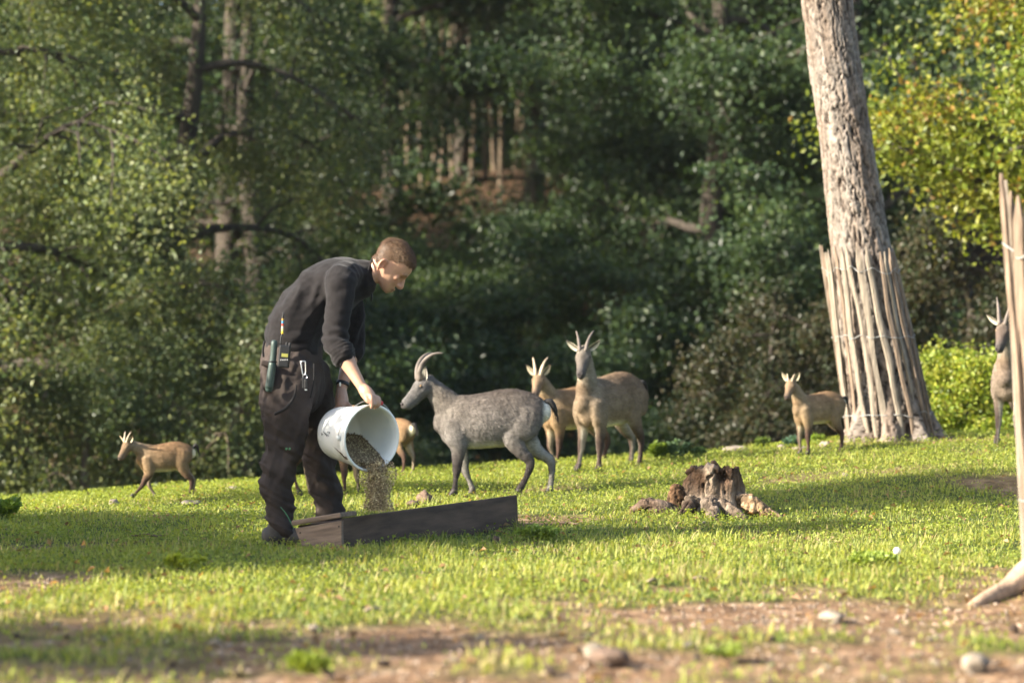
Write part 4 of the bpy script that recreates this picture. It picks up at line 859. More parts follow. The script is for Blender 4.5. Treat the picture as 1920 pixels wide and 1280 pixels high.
# neck, spine, hidden limbs: one body
man.add(*tube([HP(-.055, -.03, 0), W(704, 512, DC), W(682, 518, DC), W(650, 530, DC)], [.052, .054, .058, .05], [.054, .056, .062, .06], side=(0, 1, 0), n=18))
man.add(*tube([W(660, 527, DC), W(615, 560, DC), W(570, 610, DC), W(555, 680, DC)], [.05, .09, .11, .11], [.10, .13, .13, .13], n=16))
for D, pts in ((DN, [(548, 690), (536, 770), (532, 858), (528, 930), (526, 1002)]), (DF, [(565, 690), (585, 770), (602, 858), (612, 920), (616, 985)])):
    man.add(*tube([W(u, v, D if i else DC + (D - DC) * .5) for i, (u, v) in enumerate(pts)], [.08, .075, .055, .05, .035], n=12))
SH_N, EL_N, WR_N = W(640, 522, DN - .02), W(628, 640, DN - .07), W(678, 724, DN - .16)
SH_F, EL_F, WR_F = W(652, 528, DF + .02), W(662, 648, DF + .02), W(640, 730, DF - .08)
man.add(*tube([SH_N, (SH_N + EL_N) / 2, EL_N, EL_N * .7 + WR_N * .3, EL_N * .35 + WR_N * .65, WR_N], [.055, .048, .046, .049, .036, .027], [.055, .048, .044, .046, .034, .031], n=14))
man.add(*tube([SH_F, (SH_F + EL_F) / 2, EL_F, EL_F * .7 + WR_F * .3, EL_F * .35 + WR_F * .65, WR_F], [.055, .048, .043, .045, .036, .029], n=14))
# near hand over the bucket rim: palm, four fingers, thumb
rim_top = BM + bu * .170
pal = W(692, 742, DN - .19); man.add(*tube([WR_N, WR_N * .45 + pal * .55, pal], [.027, .036, .034], [.028, .033, .036], side=bs, n=12))
across = np.array([.55, .80, -.18]); across /= np.linalg.norm(across)
for i, (l, o) in enumerate(((.9, -.034), (1.0, -.011), (1.0, .011), (.85, .033))):
    b0 = pal + across * o + np.array([.012, -.004, .0]); fw = np.array([.30, -.42, -.85]); fw /= np.linalg.norm(fw)
    p1 = b0 + np.array([.75, -.45, -.25]) * .030 * l; p2 = p1 + np.array([.15, -.3, -.94]) * .034 * l; p3 = p2 + (np.array([-.5, .1, -.85]) * .026 * l if i else np.array([-.1, -.1, -1]) * .032)
    man.add(*tube([b0, p1, p2, p3], [.0125, .0115, .0100, .0085], n=8, sub=4))
th = pal + np.array([-.015, -.034, .0]); man.add(*tube([pal * .5 + WR_N * .5 + np.array([0, -.018, 0]), th + np.array([.005, -.012, -.018]), th + np.array([.028, -.016, -.036]), th + np.array([.046, -.014, -.044])], [.016, .0135, .0115, .009], n=8))
# far hand under the bucket's base edge
pf = W(641, 762, DF - .17); man.add(*tube([WR_F, WR_F * .4 + pf * .6, pf], [.028, .038, .036], [.030, .042, .042], n=12))
for i in range(4):
    b0 = pf + np.array([-.035 + .024 * i, -.01 - .008 * i, -.01]); man.add(*tube([b0, b0 + np.array([-.004, -.022, -.034]), b0 + np.array([-.004, -.055, -.046]), b0 + np.array([.0, -.080, -.040])], [.0125, .0112, .010, .0085], n=8))
man.add(*tube([pf + np.array([.02, 0, .02]), pf + np.array([.045, -.03, .002]), pf + np.array([.058, -.06, -.012])], [.016, .0135, .010], n=8))
V, Fq = remesh(man, .0054, 2, .45)
# face relief
def push(V, c, r, d, amt): return V + d * (amt * np.exp(-((V - c) ** 2).sum(1) / r ** 2))[:, None]
for s_ in (1, -1):
    V = push(V, HP(.088, -.014, .030 * s_), .014, -HF, .015); V = push(V, HP(-.036, -.035, .085 * s_), .010, -HS * s_, .007)
    V = push(V, HP(.075, -.075, .04 * s_), .016, -HF, .004)
mouthd = ((V - HP(.102, -.093, 0)) @ HT_) ** 2 / .0035 ** 2 + ((V - HP(.1, -.093, 0)) @ HS) ** 2 / .02 ** 2; frontm = ((V - HC) @ HF) > .06
V = V - HF * (.005 * np.exp(-mouthd) * frontm)[:, None]
N = vnormals(V, Fq); hf, ht, hs = ((V - HC) @ HF) / K, ((V - HC) @ HT_) / K, ((V - HC) @ HS) / K
skin = np.tile([.38, .22, .145], (len(V), 1)); inhead = (np.abs(hs) < .12) & (hf > -.16) & (ht > -.16) & (ht < .16) & (hf < .16)
skin[:] *= (1 + .07 * fbm(V * 30, 3, 4))[:, None]
def tint(c, r, col, amt):
    global skin
    w2 = (amt * np.exp(-((V - c) ** 2).sum(1) / r ** 2))[:, None]; skin = skin + (np.array(col) - skin) * w2
for s_ in (1, -1):
    tint(HP(.07, -.04, .045 * s_), .022, (.52, .22, .15), .4); tint(HP(.102, .012, .022 * s_), .009, (.10, .055, .03), .85); tint(HP(.092, .013, .042 * s_), .010, (.10, .055, .03), .8); tint(HP(.078, .010, .054 * s_), .008, (.12, .06, .035), .7); tint(HP(-.044, -.035, .08 * s_), .03, (.55, .2, .14), .5)
    tint(HP(.076, -.017, .034 * s_), .011, (.09, .05, .04), .85)  # shade in the eye sockets, painted into the skin colour
tint(HP(.1, -.092, 0), .014, (.42, .17, .13), .5); tint(HP(.097, -.093, .010), .006, (.10, .04, .03), .8); tint(HP(.093, -.094, .020), .006, (.10, .04, .03), .8); tint(HP(.116, -.05, 0), .016, (.54, .25, .18), .4)
stub = inhead & (ht < -.06) & (hf > -.03); skin[stub] = skin[stub] * .86
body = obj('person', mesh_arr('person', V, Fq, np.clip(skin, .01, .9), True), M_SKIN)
ORG = W(560, 1018, DC); ORG[2] = gz(ORG[0], ORG[1]); body.data.transform(Matrix.Translation(-Vector(ORG))); body.location = ORG
tag(body, 'man in black fleece and charcoal work trousers bending forward, tipping a bucket', 'person')
def wear(name, V, F, m, col=None, parent=body): return obj(name, mesh_arr(name, np.asarray(V) - ORG, np.asarray(F), col, True), m, parent)
# hair: short cap grown from the scalp, with strands
def hairline(f, s_): return np.where(f > .045, .050 + .25 * (f - .045), np.where(f > -.02, .012 + (f + .02) * .58, np.where(f > -.065, .012 - (-.02 - f) * .9, -.050 + 0 * f)))
grow = inhead & (hf > -.130) & ~((hf < -.075) & (ht < -.05)) & (ht > hairline(hf, hs) + .012 * fbm(V * 70, 3, 3)) & (np.abs(hs) < .079 + .0) & ~((np.abs(hs) > .074) & (hf > -.07) & (ht < .01))
keepf = grow[Fq].all(1); fh = Fq[keepf]; used, inv = np.unique(fh, return_inverse=True); fh = inv.reshape(-1, 4)
depth = np.clip((ht[used] - hairline(hf[used], hs[used])) / .03, 0, 1); thick = .0025 + .008 * depth * sstep(.02, .09, ht[used])
hv = V[used] + N[used] * thick[:, None] * (1 + .25 * fbm(V[used] * 90, 2, 6))[:, None]; hc = np.array([.075, .042, .023]) * (1 + .3 * fbm(V[used] * 120, 2, 9))[:, None]
n = 16000; pick = RNG.integers(0, len(used), n); q = hv[pick] + RNG.normal(size=(n, 3)) * .002; nn = N[used][pick]; fl = HF * .8 + HT_ * .2 + RNG.normal(size=(n, 3)) * .25; fl -= (fl * nn).sum(1)[:, None] * nn * .75
tip = q + (fl * .007 + nn * .005) * (.4 + 1.2 * sstep(.02, .09, ht[used][pick]))[:, None]; sd = np.cross(fl, nn); sd /= np.linalg.norm(sd, axis=1)[:, None] + 1e-9; sd *= .0009
tv = np.stack([q - sd - nn * .002, q + sd - nn * .002, tip], 1).reshape(-1, 3); tc_ = np.repeat(np.array([.10, .058, .03]) * RNG.uniform(.6, 1.5, (n, 1)), 3, 0)
hair = wear('hair', hv, fh, M_HAIR, np.clip(hc, .01, .5)); wear('hair_strands', tv, np.arange(3 * n).reshape(-1, 3), M_HAIR, tc_, hair)
for s_ in (1, -1): obj('eye', mesh_list('eye', *ellipsoid(HP(.060, -.018, .031 * s_) - ORG, (.0085, .0085, .0085))), M_BLACK, body)
# fleece
fl = MB()
fl.add(*tube([W(549, 655, DC), W(553, 632, DC), W(566, 598, DC), W(598, 556, DC), W(642, 532, DC), W(678, 526, DC)], [.152, .158, .156, .152, .145, .105], [.178, .190, .192, .200, .190, .10], n=28, sub=4, power=.9))
fl.add(*tube([W(650, 519, DC), W(676, 514, DC), W(688, 512, DC)], [.085, .078, .072], [.10, .080, .072], n=20))                      # collar
fl.add(*tube([W(662, 520, DC), SH_N + [.0, .03, .0], SH_N * .6 + EL_N * .4, EL_N], [.085, .085, .073, .070], [.085, .085, .073, .068], n=18))
cuff_n = EL_N * .68 + WR_N * .32; fl.add(*tube([EL_N * 1.06 - SH_N * .06 - [0, 0, -.03], EL_N, cuff_n], [.060, .069, .066], n=16))
fl.add(*tube([W(662, 522, DC), SH_F, SH_F * .5 + EL_F * .5, EL_F, EL_F * .85 + WR_F * .15], [.085, .085, .072, .066, .062], n=18))
V, Fq2 = remesh(fl, .0076, 3, .5); N2 = vnormals(V, Fq2)
ax_arm = (EL_N - SH_N) / np.linalg.norm(EL_N - SH_N); dl = np.linalg.norm(np.cross(V - SH_N, ax_arm), axis=1); al = (V - SH_N) @ ax_arm; Larm = np.linalg.norm(EL_N - SH_N)
onarm = (1 - sstep(.075, .11, dl)) * sstep(.06, .16, al)
spd = W(640, 529, DC) - W(553, 632, DC); spd /= np.linalg.norm(spd); tl = (V - W(553, 632, DC)) @ spd
crease = np.sin(al * 95 + 3 * fbm(V * 9, 2, 2)) * sstep(.5, .85, al / Larm) * onarm * .0045
cuffw = np.sin(((V - EL_N) @ ((WR_N - EL_N) / np.linalg.norm(WR_N - EL_N))) * 330 + 2 * fbm(V * 20, 2, 6)) * .0030 * np.exp(-(np.linalg.norm(V - cuff_n, axis=1) / .10) ** 4)
diag = np.array([.8, .25, -.25]); fold = np.abs(fbm(np.stack([(V @ diag) * 11, V[:, 1] * 5, V[:, 2] * 3.5], -1), 3, 12))
fold2 = fbm(np.stack([V[:, 0] * 7, V[:, 1] * 7, V[:, 2] * 16], -1), 3, 15)
hemw = (1 - sstep(-.02, .10, tl)) * .010 * fbm(np.stack([V[:, 0] * 6, V[:, 1] * 6, V[:, 2] * 22], -1), 2, 18)
V = V + N2 * (crease + cuffw - .022 * (fold - .35) * (1 - onarm) * sstep(-.05, .12, tl) * (1 - sstep(.30, .42, tl)) + .007 * fold2 + hemw)[:, None]
fle = wear('fleece', V, Fq2, M_SHIRT)
# seams and collar edge
M_SEAM = mat('dark_seam', (.008, .008, .009), .8)
sm = MB(); ring = []
for i in range(41):
    a = 2 * PI * i / 40; c0 = SH_N * .9 + W(662, 520, DC) * .1
ck = [W(688, 512, DC) + np.array([.012, 0, .008]) + (np.array([.25, 0, .97]) * math.cos(a) * .072 + np.array([0, 1., 0]) * math.sin(a) * .073) for a in np.linspace(0, 2 * PI, 40)]
sm.add(*tube(ck, .006, side=(1, 0, 0), n=6, sub=1)); sm.build('collar_edge', M_SHIRT, fle, origin=ORG)
zp = MB(); zp.add(*tube([W(697, 551, DC - .02), W(697, 558, DC - .025), W(696, 564, DC - .02)], [.006, .005, .004], side=(0, 1, 0), n=6)); zp.build('zip_pull', M_BLACK, fle, origin=ORG)
# trousers
tr_ = MB()
tr_.add(*tube([W(551, 652, DC), W(548, 690, DC), W(550, 740, DC)], [.160, .170, .160], [.170, .180, .175], n=26, power=.9))
leg_n = [(541, 700), (534, 760), (534, 820), (526, 862), (519, 905), (525, 950), (530, 990), (531, 1003)]; rn = [.150, .140, .115, .100, .094, .083, .079, .074]
leg_f = [(572, 700), (588, 760), (597, 820), (600, 862), (606, 905), (617, 945), (616, 974), (616, 984)]; rf = [.130, .120, .105, .096, .086, .083, .080, .076]
tr_.add(*tube([W(u, v, DC + (DN - DC) * (.55 if i == 0 else 1)) for i, (u, v) in enumerate(leg_n)], rn, np.array(rn) * .92, n=20))
tr_.add(*tube([W(u, v, DC + (DF - DC) * (.55 if i == 0 else 1)) for i, (u, v) in enumerate(leg_f)], rf, np.array(rf) * .95, n=20))
tr_.add(*ellipsoid(W(503, 712, DN - .05), (.045, .075, .085), roty(-.1))); tr_.add(*box(W(506, 812, DN - .03), (.06, .12, .17), roty(-.14)))
V, Fq3 = remesh(tr_, .0078, 3, .5); N3 = vnormals(V, Fq3)
zk = V[:, 2] - ORG[2]; low = 1 - sstep(.10, .42, zk); knee = np.exp(-((zk - .46) / .12) ** 2)
rid1 = 1 - np.abs(fbm(np.stack([V[:, 0] * 4 + V[:, 2] * 4, V[:, 1] * 4, V[:, 2] * 13 + V[:, 0] * 6], -1), 3, 31)); rid2 = 1 - np.abs(fbm(np.stack([V[:, 0] * 9, V[:, 1] * 9, V[:, 2] * 4 - V[:, 0] * 5], -1), 3, 35))
V = V + N3 * ((.030 * low + .020 * knee + .007) * (rid1 - .72) + (.013 * (1 - low) + .004) * (rid2 - .7) + .004 * fbm(V * 30, 2, 37))[:, None]
trs = wear('trousers', V, Fq3, M_TROUS)
def patch(name, c, sx, sz, dpt, m, rot=0.0, parent=trs, tp=0.0):
    R = roty(rot); V, F = box((0, 0, 0), (sx, dpt, sz)); me = mesh_list(name, V @ R.T + c - ORG, F, False); o = obj(name, me, m, parent); b = o.modifiers.new('bevel', 'BEVEL'); b.width = min(.008, sx * .3, sz * .3, dpt * .45); b.segments = 3; return o
YN = DN - .125
patch('pocket_flap', W(500, 682, YN + .062), .055, .028, .085, M_TROUS, .25)
patch('pocket_flap', W(500, 782, YN + .085), .030, .012, .085, M_TROUS, .5)
M_TRIM = mat('green_trim', (.06, .17, .08), .6); M_EDGE = mat('pocket_edge', (.012, .011, .011), .9)
obj('pocket_edge', mesh_list('pocket_edge', *tube(np.array([W(556, 722, YN - .022), W(551, 745, YN - .026), W(536, 765, YN - .030), W(516, 776, YN - .020)]) - ORG, [.004, .008, .009, .007], n=8)), M_EDGE, trs)
obj('side_seam', mesh_list('side_seam', *tube(np.array([W(589, 682, YN + .09), W(588, 715, YN + .06), W(582, 745, YN + .05)]) - ORG, .004, n=6)), M_EDGE, trs)
for u in (537, 543): patch('trim_mark', W(u, 841, YN + .005), .010, .012, .012, M_TRIM, .3)
obj('trim_line', mesh_list('trim_line', *tube(np.array([W(526, 950, YN + .025), W(536, 962, YN + .02), W(545, 978, YN + .022), W(550, 990, YN + .04)]) - ORG, [.0015, .0025, .0025, .0015], n=6)), M_TRIM, trs)
obj('waist_loop', mesh_list('waist_loop', *tube(np.array([W(496, 640, YN + .06), W(493, 655, YN + .05), W(494, 668, YN + .05)]) - ORG, .006, n=8)), M_EDGE, trs)
# boots
for D, (u, v), dx in ((DN, (528, 1010), 1), (DF, (618, 985), 1)):
    q = W(u, v, D); g0 = gz(q[0], q[1]); bm = MB()
    bm.add(*tube([[q[0] - .075, D, g0 + .05], [q[0] - .02, D, g0 + .055], [q[0] + .07, D - .01, g0 + .048], [q[0] + .16, D - .02, g0 + .036], [q[0] + .19, D - .02, g0 + .03]], [.048, .055, .046, .034, .024], [.040, .045, .050, .048, .035], n=14)); bm.add(*tube([[q[0] - .02, D, g0 + .05], [q[0] - .015, D, g0 + .15]], [.055, .055], n=12))
    Vb, Fb = remesh(bm, .009, 2); Vb[:, 2] = np.maximum(Vb[:, 2], g0 + .004); bt = wear('boot', Vb, Fb, M_BOOT)
    so = MB(); so.add(*tube([[q[0] - .085, D, g0 + .012], [q[0] + .05, D - .005, g0 + .010], [q[0] + .195, D - .02, g0 + .012]], [.012, .012, .012], [.044, .05, .04], side=(0, 1, 0), n=10)); so.build('sole', M_BLACK, bt, origin=ORG)
# wristband on the far arm
wb = WR_F * .88 + EL_F * .12; ad = (WR_F - EL_F) / np.linalg.norm(WR_F - EL_F); V, F = lathe([(.0335, -.011), (.037, -.010), (.037, .010), (.0335, .011)], 24, ad, wb - ORG); wbo = obj('wristband', mesh_list('wristband', V, F), M_BLACK, body)
patch('clasp', wb + np.array([-.012, -.036, 0]), .010, .022, .006, M_STEEL, 0, wbo)
# printed emblem on the upper back
M_PRINT = mat('white_print', (.55, .55, .6), .8)
for i in range(5): patch('back_print', W(603 + i * 4.6, 492.5 - i * .9, DC - .03 - .012 * i), .008, .006, .02, M_PRINT, .3, fle)
# things hanging from the belt
YB = YN - .035
def hang(name, label, cat, c): e = empty(name, c); tag(e, label, cat); return e
rc = W(533, 668, YB); rad = hang('two_way_radio', 'black two-way radio with a striped aerial clipped to the belt', 'radio', rc); Rr = roty(.10)
def part(name, c, size, m, par, R=Rr, bev=.004):
    V, F = box((0, 0, 0), size); o = obj(name, mesh_list(name, (V + np.asarray(c)) @ R.T, F, False), m, par); b = o.modifiers.new('bevel', 'BEVEL'); b.width = bev; b.segments = 2; return o
part('casing', (0, 0, 0), (.060, .036, .118), M_BLACK, rad, bev=.007)
M_LCD = mat('radio_display', (.25, .24, .06), .3); part('display', (.004, -.0185, .006), (.034, .003, .018), M_LCD, rad, bev=.001)
M_MARK = mat('grey_lettering', (.4, .4, .4), .6)
for i in range(5): part('key', (-.014 + i * .0085, -.0185, -.020 + .001 * i), (.005, .003, .006), M_MARK, rad, bev=.001)
for i in range(2): obj('knob', mesh_list('knob', *tube((np.array([[.006 + .016 * i, 0, .055], [.006 + .016 * i, 0, .070]])) @ Rr.T, .006, n=8)), M_BLACK, rad)
am = obj('aerial', mesh_list('aerial', *tube(np.array([[-.022, 0, .055], [-.018, 0, .10], [-.012, 0, .13], [-.010, 0, .23]]) @ roty(.02).T, [.005, .004, .0035, .003], n=8)), M_BLACK, rad)
for i, cl in enumerate([(.65, .42, .03), (.6, .5, .2), (.45, .42, .36), (.5, .06, .03), (.05, .25, .45), (.35, .2, .04), (.02, .02, .02)]):
    z0 = .118 + i * .0135; x0 = -.0125 + .0002 * i; obj('aerial_band', mesh_list('aerial_band', *tube(np.array([[x0, 0, z0], [x0 + .0003, 0, z0 + .0125]]) @ roty(.02).T, .0062, n=8, cap=2)), mat('aerial_band_%d' % i, cl, .5), am)
fc = W(508, 685, YB); fla = hang('belt_torch', 'dark green tube torch in a sheath hanging from the belt', 'torch', fc)
obj('tube_body', mesh_list('tube_body', *tube(np.array([[.018, 0, .120], [.012, 0, .04], [0, 0, -.05], [-.010, 0, -.125]]), [.017, .017, .018, .019], n=14)), M_GREEN, fla)
obj('sheath', mesh_list('sheath', *tube(np.array([[.0095, .0, .02], [.0, 0, -.05], [-.0098, 0, -.122]]), [.0195, .0205, .021], n=14, cap=2)), M_GREEN, fla)
obj('band', mesh_list('band', *lathe([(.0205, -.004), (.023, -.003), (.023, .003), (.0205, .004)], 16, (.1, 0, 1), (.0095, 0, .02))), M_BLACK, fla)
kc = W(568, 690, YB - .01); key = hang('key_clip', 'steel carabiner with black key fobs hanging from the belt', 'key clip', kc)
obj('carabiner', mesh_list('carabiner', *tube(np.array([[-.012, 0, .030], [-.006, 0, .036], [.010, 0, .036], [.013, 0, .025], [.013, 0, -.028], [.004, 0, -.034], [-.002, 0, -.030], [-.012, 0, .030]]), .0028, n=7, sub=3)), M_STEEL, key)
obj('key_ring', mesh_list('key_ring', *tube(np.array([[.010 + .011 * math.cos(a), 0, -.043 + .011 * math.sin(a)] for a in np.linspace(0, 2 * PI, 14)]), .0015, n=5, sub=1)), M_STEEL, key)
part('fob', (.000, 0, -.078), (.020, .010, .058), M_BLACK, key, roty(-.06)); part('fob', (.020, -.003, -.082), (.017, .010, .052), M_BLACK, key, roty(.05)); part('key_tip', (.022, -.004, -.112), (.012, .004, .006), M_STEEL, key, roty(.05), .001)
# ---------------------------------------------------------------- stones, clods, plants and litter
M_STONE = mat('field_stone', (.20, .165, .125), .9, var=.45, vscale=12, bump=.6, bscale=35, bdist=.01)
M_CLOD = mat('earth_clod', (.11, .075, .055), .95, var=.5, vscale=30, bump=1, bscale=60, bdist=.012)
M_STICK = mat('dead_stick', (.33, .25, .17), .9, var=.4, vscale=20)
def rock(seed, r, squash=.6, rough=.35):
    V, F = ellipsoid((0, 0, 0), (1, 1, 1), n=18, m=12); n = fbm(V * 1.3 + seed * 9.1, 3, seed); V = V * (1 + rough * n)[:, None]; V += .05 * fbm(V * 5, 2, seed + 4)[:, None] * V
    V *= np.array(r); V[:, 2] *= squash; return mesh_list('stone', V, F)
def stone(name, u, v, w, h, label, m=None, seed=0, group=None, cat='stone', rough=.35, sink=.3):
    p = on_ground(u, v); s = p[1] / FPX; me = rock(seed, (w * s / 2, w * s / 2 * .8, h * s * .62), 1.0, rough); o = obj(name, me, m or M_STONE); o.location = (p[0], p[1], p[2] + h * s * (.5 - sink)); o.rotation_euler = (0, 0, seed * 1.3); tag(o, label, cat, group); return o
stone('stone', 1118, 1228, 52, 26, 'largest pale stone on the bare earth', seed=1)
stone('stone', 1140, 1240, 74, 34, 'dark flat rock under the largest pale stone', M_CLOD, 2)
stone('stone', 1832, 1252, 62, 30, 'long tan stone on the bare earth near the spreading root', seed=3)
stone('stone', 1560, 1158, 52, 18, 'flat pale stone at the edge of the turf', seed=4)
stone('stone', 1380, 849, 52, 16, 'broad pale boulder on the crest beside the spurge', seed=5, sink=.2)
stone('stone', 1352, 846, 26, 14, 'small pale boulder next to the broad one on the crest', seed=6, sink=.2)
stone('stone', 1466, 843, 16, 12, 'small grey stone on the crest before the kid', seed=7, sink=.2)
stone('stone', 1500, 844, 34, 9, 'flat pale stone at the feet of the kid by the trunk', seed=8, sink=.2)
stone('stone', 1548, 838, 20, 13, 'round pale stone behind the legs of the kid by the trunk', seed=9, sink=.2)
stone('stone', 215, 949, 18, 14, 'pale stone on the grass just ahead of the walking kid', seed=10, sink=.2)
stone('stone', 358, 946, 44, 9, 'flat pale stone on the grass below the walking kid', seed=11, sink=.2)
stone('stone', 438, 919, 44, 8, 'flat pale stone on the crest between the walking kid and the man', seed=12, sink=.2)
stone('stone', 994, 1090, 30, 14, 'brown stone lying alone in the sunlit turf', M_CLOD, 13)
stone('stone', 1588, 1094, 18, 12, 'small brown stone in the turf below the stump', M_CLOD, 14)
stone('stone', 1585, 892, 14, 8, 'small pale stone on the upper grass between two shade bands', seed=15)
stone('earth_clod', 797, 946, 34, 26, 'brown crumbly clod of earth behind the trough', M_CLOD, 16, cat='clod', rough=.7, sink=.15)
stone('earth_clod', 778, 951, 24, 12, 'small crumbly clod beside the bigger one behind the trough', M_CLOD, 17, cat='clod', rough=.7, sink=.15)
stone('earth_clod', 932, 1018, 16, 14, 'reddish clod in the grass in front of the trough', M_CLOD, 18, cat='clod', rough=.6, sink=.2)
rr = np.random.default_rng(77); meshes = [rock(30 + i, (.5, .42, .3), 1.0) for i in range(6)]
for i in range(44):
    u, v = rr.uniform(20, 1900), rr.uniform(1165, 1272); p = on_ground(u, v)
    if float(soil(p[0], p[1])) < .35: continue
    o = obj('pebble', meshes[i % 6], M_STONE if rr.random() < .75 else M_CLOD); s = rr.uniform(.014, .042); o.scale = (s * rr.uniform(.8, 1.6), s, s); o.rotation_euler = (rr.uniform(-.3, .3), 0, rr.uniform(0, 6)); o.location = (p[0], p[1], p[2] + s * .05); tag(o, 'small pebble lying on the bare earth', 'pebble', 'pebbles on the bare earth')
n = 2600; x, y = scatter(n * 4, 6.3, 10.8); k = (RNG.random(len(x)) < soil(x, y) ** 2); x, y = x[k][:n], y[k][:n]
V, F, c = grains(np.stack([x, y, G(x, y) - .012], -1), RNG.uniform(.003, .012, len(x)), np.array([.25, .19, .14]) * RNG.uniform(.4, 1.5, (len(x), 1)))
tag(obj('gravel', mesh_arr('gravel', V, F, c), M_FEED), 'fine gravel and crumbs strewn on the bare earth', 'gravel', kind='stuff')
n = 1500; x, y = scatter(n, 6.5, 19); N = RNG.normal(size=(n, 3)) * .35 + np.array([0, 0, 1.]); N /= np.linalg.norm(N, axis=1)[:, None]
V, F, c = leaf_quads(np.stack([x, y, G(x, y) + RNG.uniform(.005, .03, n)], -1), N, RNG.uniform(.015, .035, n), np.array([.24, .14, .07]) * RNG.uniform(.5, 1.6, (n, 1)), .4, 1.5)
tag(obj('leaf_litter', mesh_arr('leaf_litter', V, F, c), M_LEAF), 'dry brown leaves scattered over the turf', 'leaves', kind='stuff')
for i, (u, v, L, a, lb) in enumerate([(1225, 1095, 40, .5, 'thin dry stick lying in the turf right of the brown stone'), (1320, 985, 36, .5, 'thin dry stick lying in front of the stump'), (700, 1148, 40, .4, 'dry stick at the edge of the bare earth'), (1310, 1090, 30, .1, 'short brown stick in the sunlit turf'), (1065, 985, 60, -.5, 'dark twig in the grass beyond the far end of the trough'), (275, 1008, 60, -.1, 'dark flat branch on the bare patch beside the man')]):
    p = on_ground(u, v); L = L * p[1] / FPX; d = np.array([math.cos(a), math.sin(a) * 2.5, 0]); d /= np.linalg.norm(d); q = np.array([-d * L / 2 + [0, 0, .01], [0, 0, .018], d * L * .3 + [0, .01, .012], d * L / 2 + [0, 0, .015]])
    tag(obj('stick', mesh_list('stick', *tube(q, [.006, .008, .006, .003], side=(0, 0, 1), n=7)), M_STICK if i < 4 else M_CLOD), lb, 'stick').location = p
# spurge-like plants on the crest and weeds in the turf
M_STEM = mat('plant_stem', (.12, .17, .06), .7)
def plant(name, u, v, hpx, wpx, stems, label, col, seed, leaf=.03, group=None, tuft=True):
    r = np.random.default_rng(seed); p = on_ground(u, v); s = p[1] / FPX; h, w_ = hpx * s, wpx * s; e = empty(name, p); tag(e, label, 'plant', group); sm = MB(); P, N = [], []
    for i in range(stems):
        a, rr_ = r.uniform(0, 2 * PI), r.uniform(.1, 1) ** .5 * w_ / 2; t = np.array([rr_ * math.cos(a), rr_ * math.sin(a) * .7, h * r.uniform(.65, 1) * (1 - .25 * (rr_ / (w_ / 2)) ** 2)]); b = t * np.array([.3, .3, 0]); m_ = (t + b) / 2 * np.array([.85, .85, 1])
        sm.add(*tube([b, m_, t], [.0035, .003, .002], side=(1, 0, 0.01), n=5, sub=2))
        for j in range(46):
            f = r.uniform(.35, 1) if not tuft else 1 - r.exponential(.22); f = max(f, .15); c0 = b + (t - b) * f; d = r.normal(size=3); d[2] = abs(d[2]) * .6; d /= np.linalg.norm(d); P.append(c0 + d * leaf * r.uniform(.3, 1.0)); N.append(np.cross(d, r.normal(size=3)) + np.array([0, 0, .5]))
    P, N = np.array(P), np.array(N); N /= np.linalg.norm(N, axis=1)[:, None]; c = np.array(col) * r.uniform(.7, 1.3, (len(P), 1))
    sm.build('stem', M_STEM, e); V, F, cc = leaf_quads(P, N, np.full(len(P), leaf * .6) * r.uniform(.6, 1.2, len(P)), c, .2, 2.0); obj('foliage', mesh_arr('foliage', V, F, cc), M_LEAF, e); return e
BG, LG = (.11, .17, .09), (.17, .24, .04)
plant('leafy_plant', 1237, 864, 34, 34, 12, 'bright leafy plant on the crest behind the ibex looking at the camera', LG, 1, .035)
plant('spurge_plant', 1270, 862, 42, 44, 14, 'blue-green spurge clump on the crest beside the leafy plant', BG, 2)
plant('spurge_plant', 1308, 860, 22, 34, 9, 'low spurge clump on the crest between the leafy plant and the boulders', (.12, .18, .07), 3)
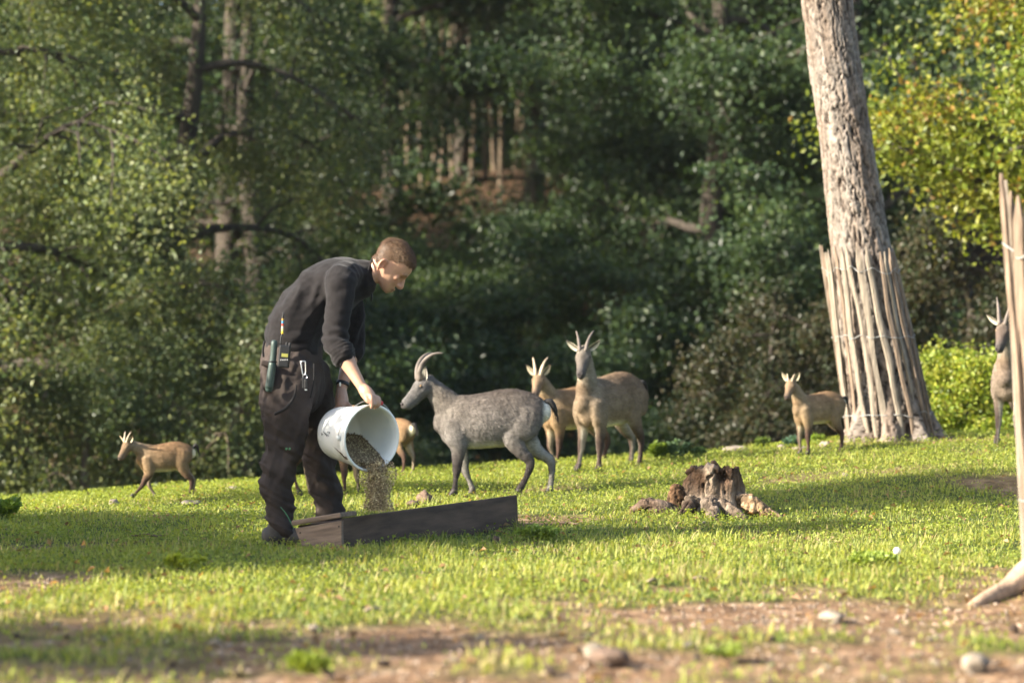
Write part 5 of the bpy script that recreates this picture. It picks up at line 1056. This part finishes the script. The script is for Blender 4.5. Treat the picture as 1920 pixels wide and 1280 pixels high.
plant('spurge_plant', 1428, 842, 22, 30, 9, 'light green spurge clump behind the boulders on the crest', (.14, .2, .05), 4)
plant('spurge_plant', 1486, 840, 22, 28, 9, 'blue-green spurge clump right before the kid by the trunk', (.08, .15, .10), 5)
plant('spurge_plant', 1535, 832, 18, 24, 7, 'yellowish spurge behind the legs of the kid by the trunk', LG, 6)
plant('leafy_plant', 8, 975, 44, 60, 16, 'leafy weed at the low end of the crest', LG, 7, .04)
plant('weed', 345, 1068, 22, 66, 12, 'yellow-green weed in the sunlit turf below the man', (.24, .27, .03), 8, .035)
plant('weed', 1010, 1015, 26, 80, 14, 'green tuft of weeds in the grass in front of the trough', (.2, .26, .05), 9, .035)
plant('weed', 580, 1262, 30, 70, 14, 'green weed tuft on the bare earth', (.22, .27, .05), 10, .03)
plant('weed', 1350, 1232, 18, 90, 10, 'low weed on the bare earth beside the largest pale stone', (.22, .27, .06), 11, .025)
plant('weed', 1640, 1060, 20, 90, 14, 'low leafy weeds round the white puffball', (.21, .27, .055), 12, .035)
e = on_ground(1682, 1068); d = empty('dandelion', e); tag(d, 'white dandelion clock on a stalk in the sunlit turf', 'dandelion')
obj('stalk', mesh_list('stalk', *tube([[0, 0, 0], [.004, 0, .04], [0, 0, .075]], .0025, side=(1, 0, .01), n=6)), M_STEM, d); obj('seed_head', mesh_list('seed_head', *ellipsoid((0, 0, .085), (.017, .017, .016))), mat('seed_down', (.75, .73, .68), .9, trans=.3), d)
# ---------------------------------------------------------------- the air
hz = bpy.data.materials.new('thin_haze'); hz.use_nodes = True; n = hz.node_tree.nodes; n.remove(n['Principled BSDF'])
pv = n.new('ShaderNodeVolumePrincipled'); pv.inputs['Color'].default_value = (.92, .96, 1, 1); pv.inputs['Density'].default_value = .00016; pv.inputs['Anisotropy'].default_value = .3
hz.node_tree.links.new(pv.outputs[0], n['Material Output'].inputs['Volume'])
V, F = box((0, 100, 13), (300, 340, 42)); tag(obj('haze', mesh_list('haze', V, F, False), hz), 'thin sunlit haze in the air of the clearing', 'haze', kind='stuff')
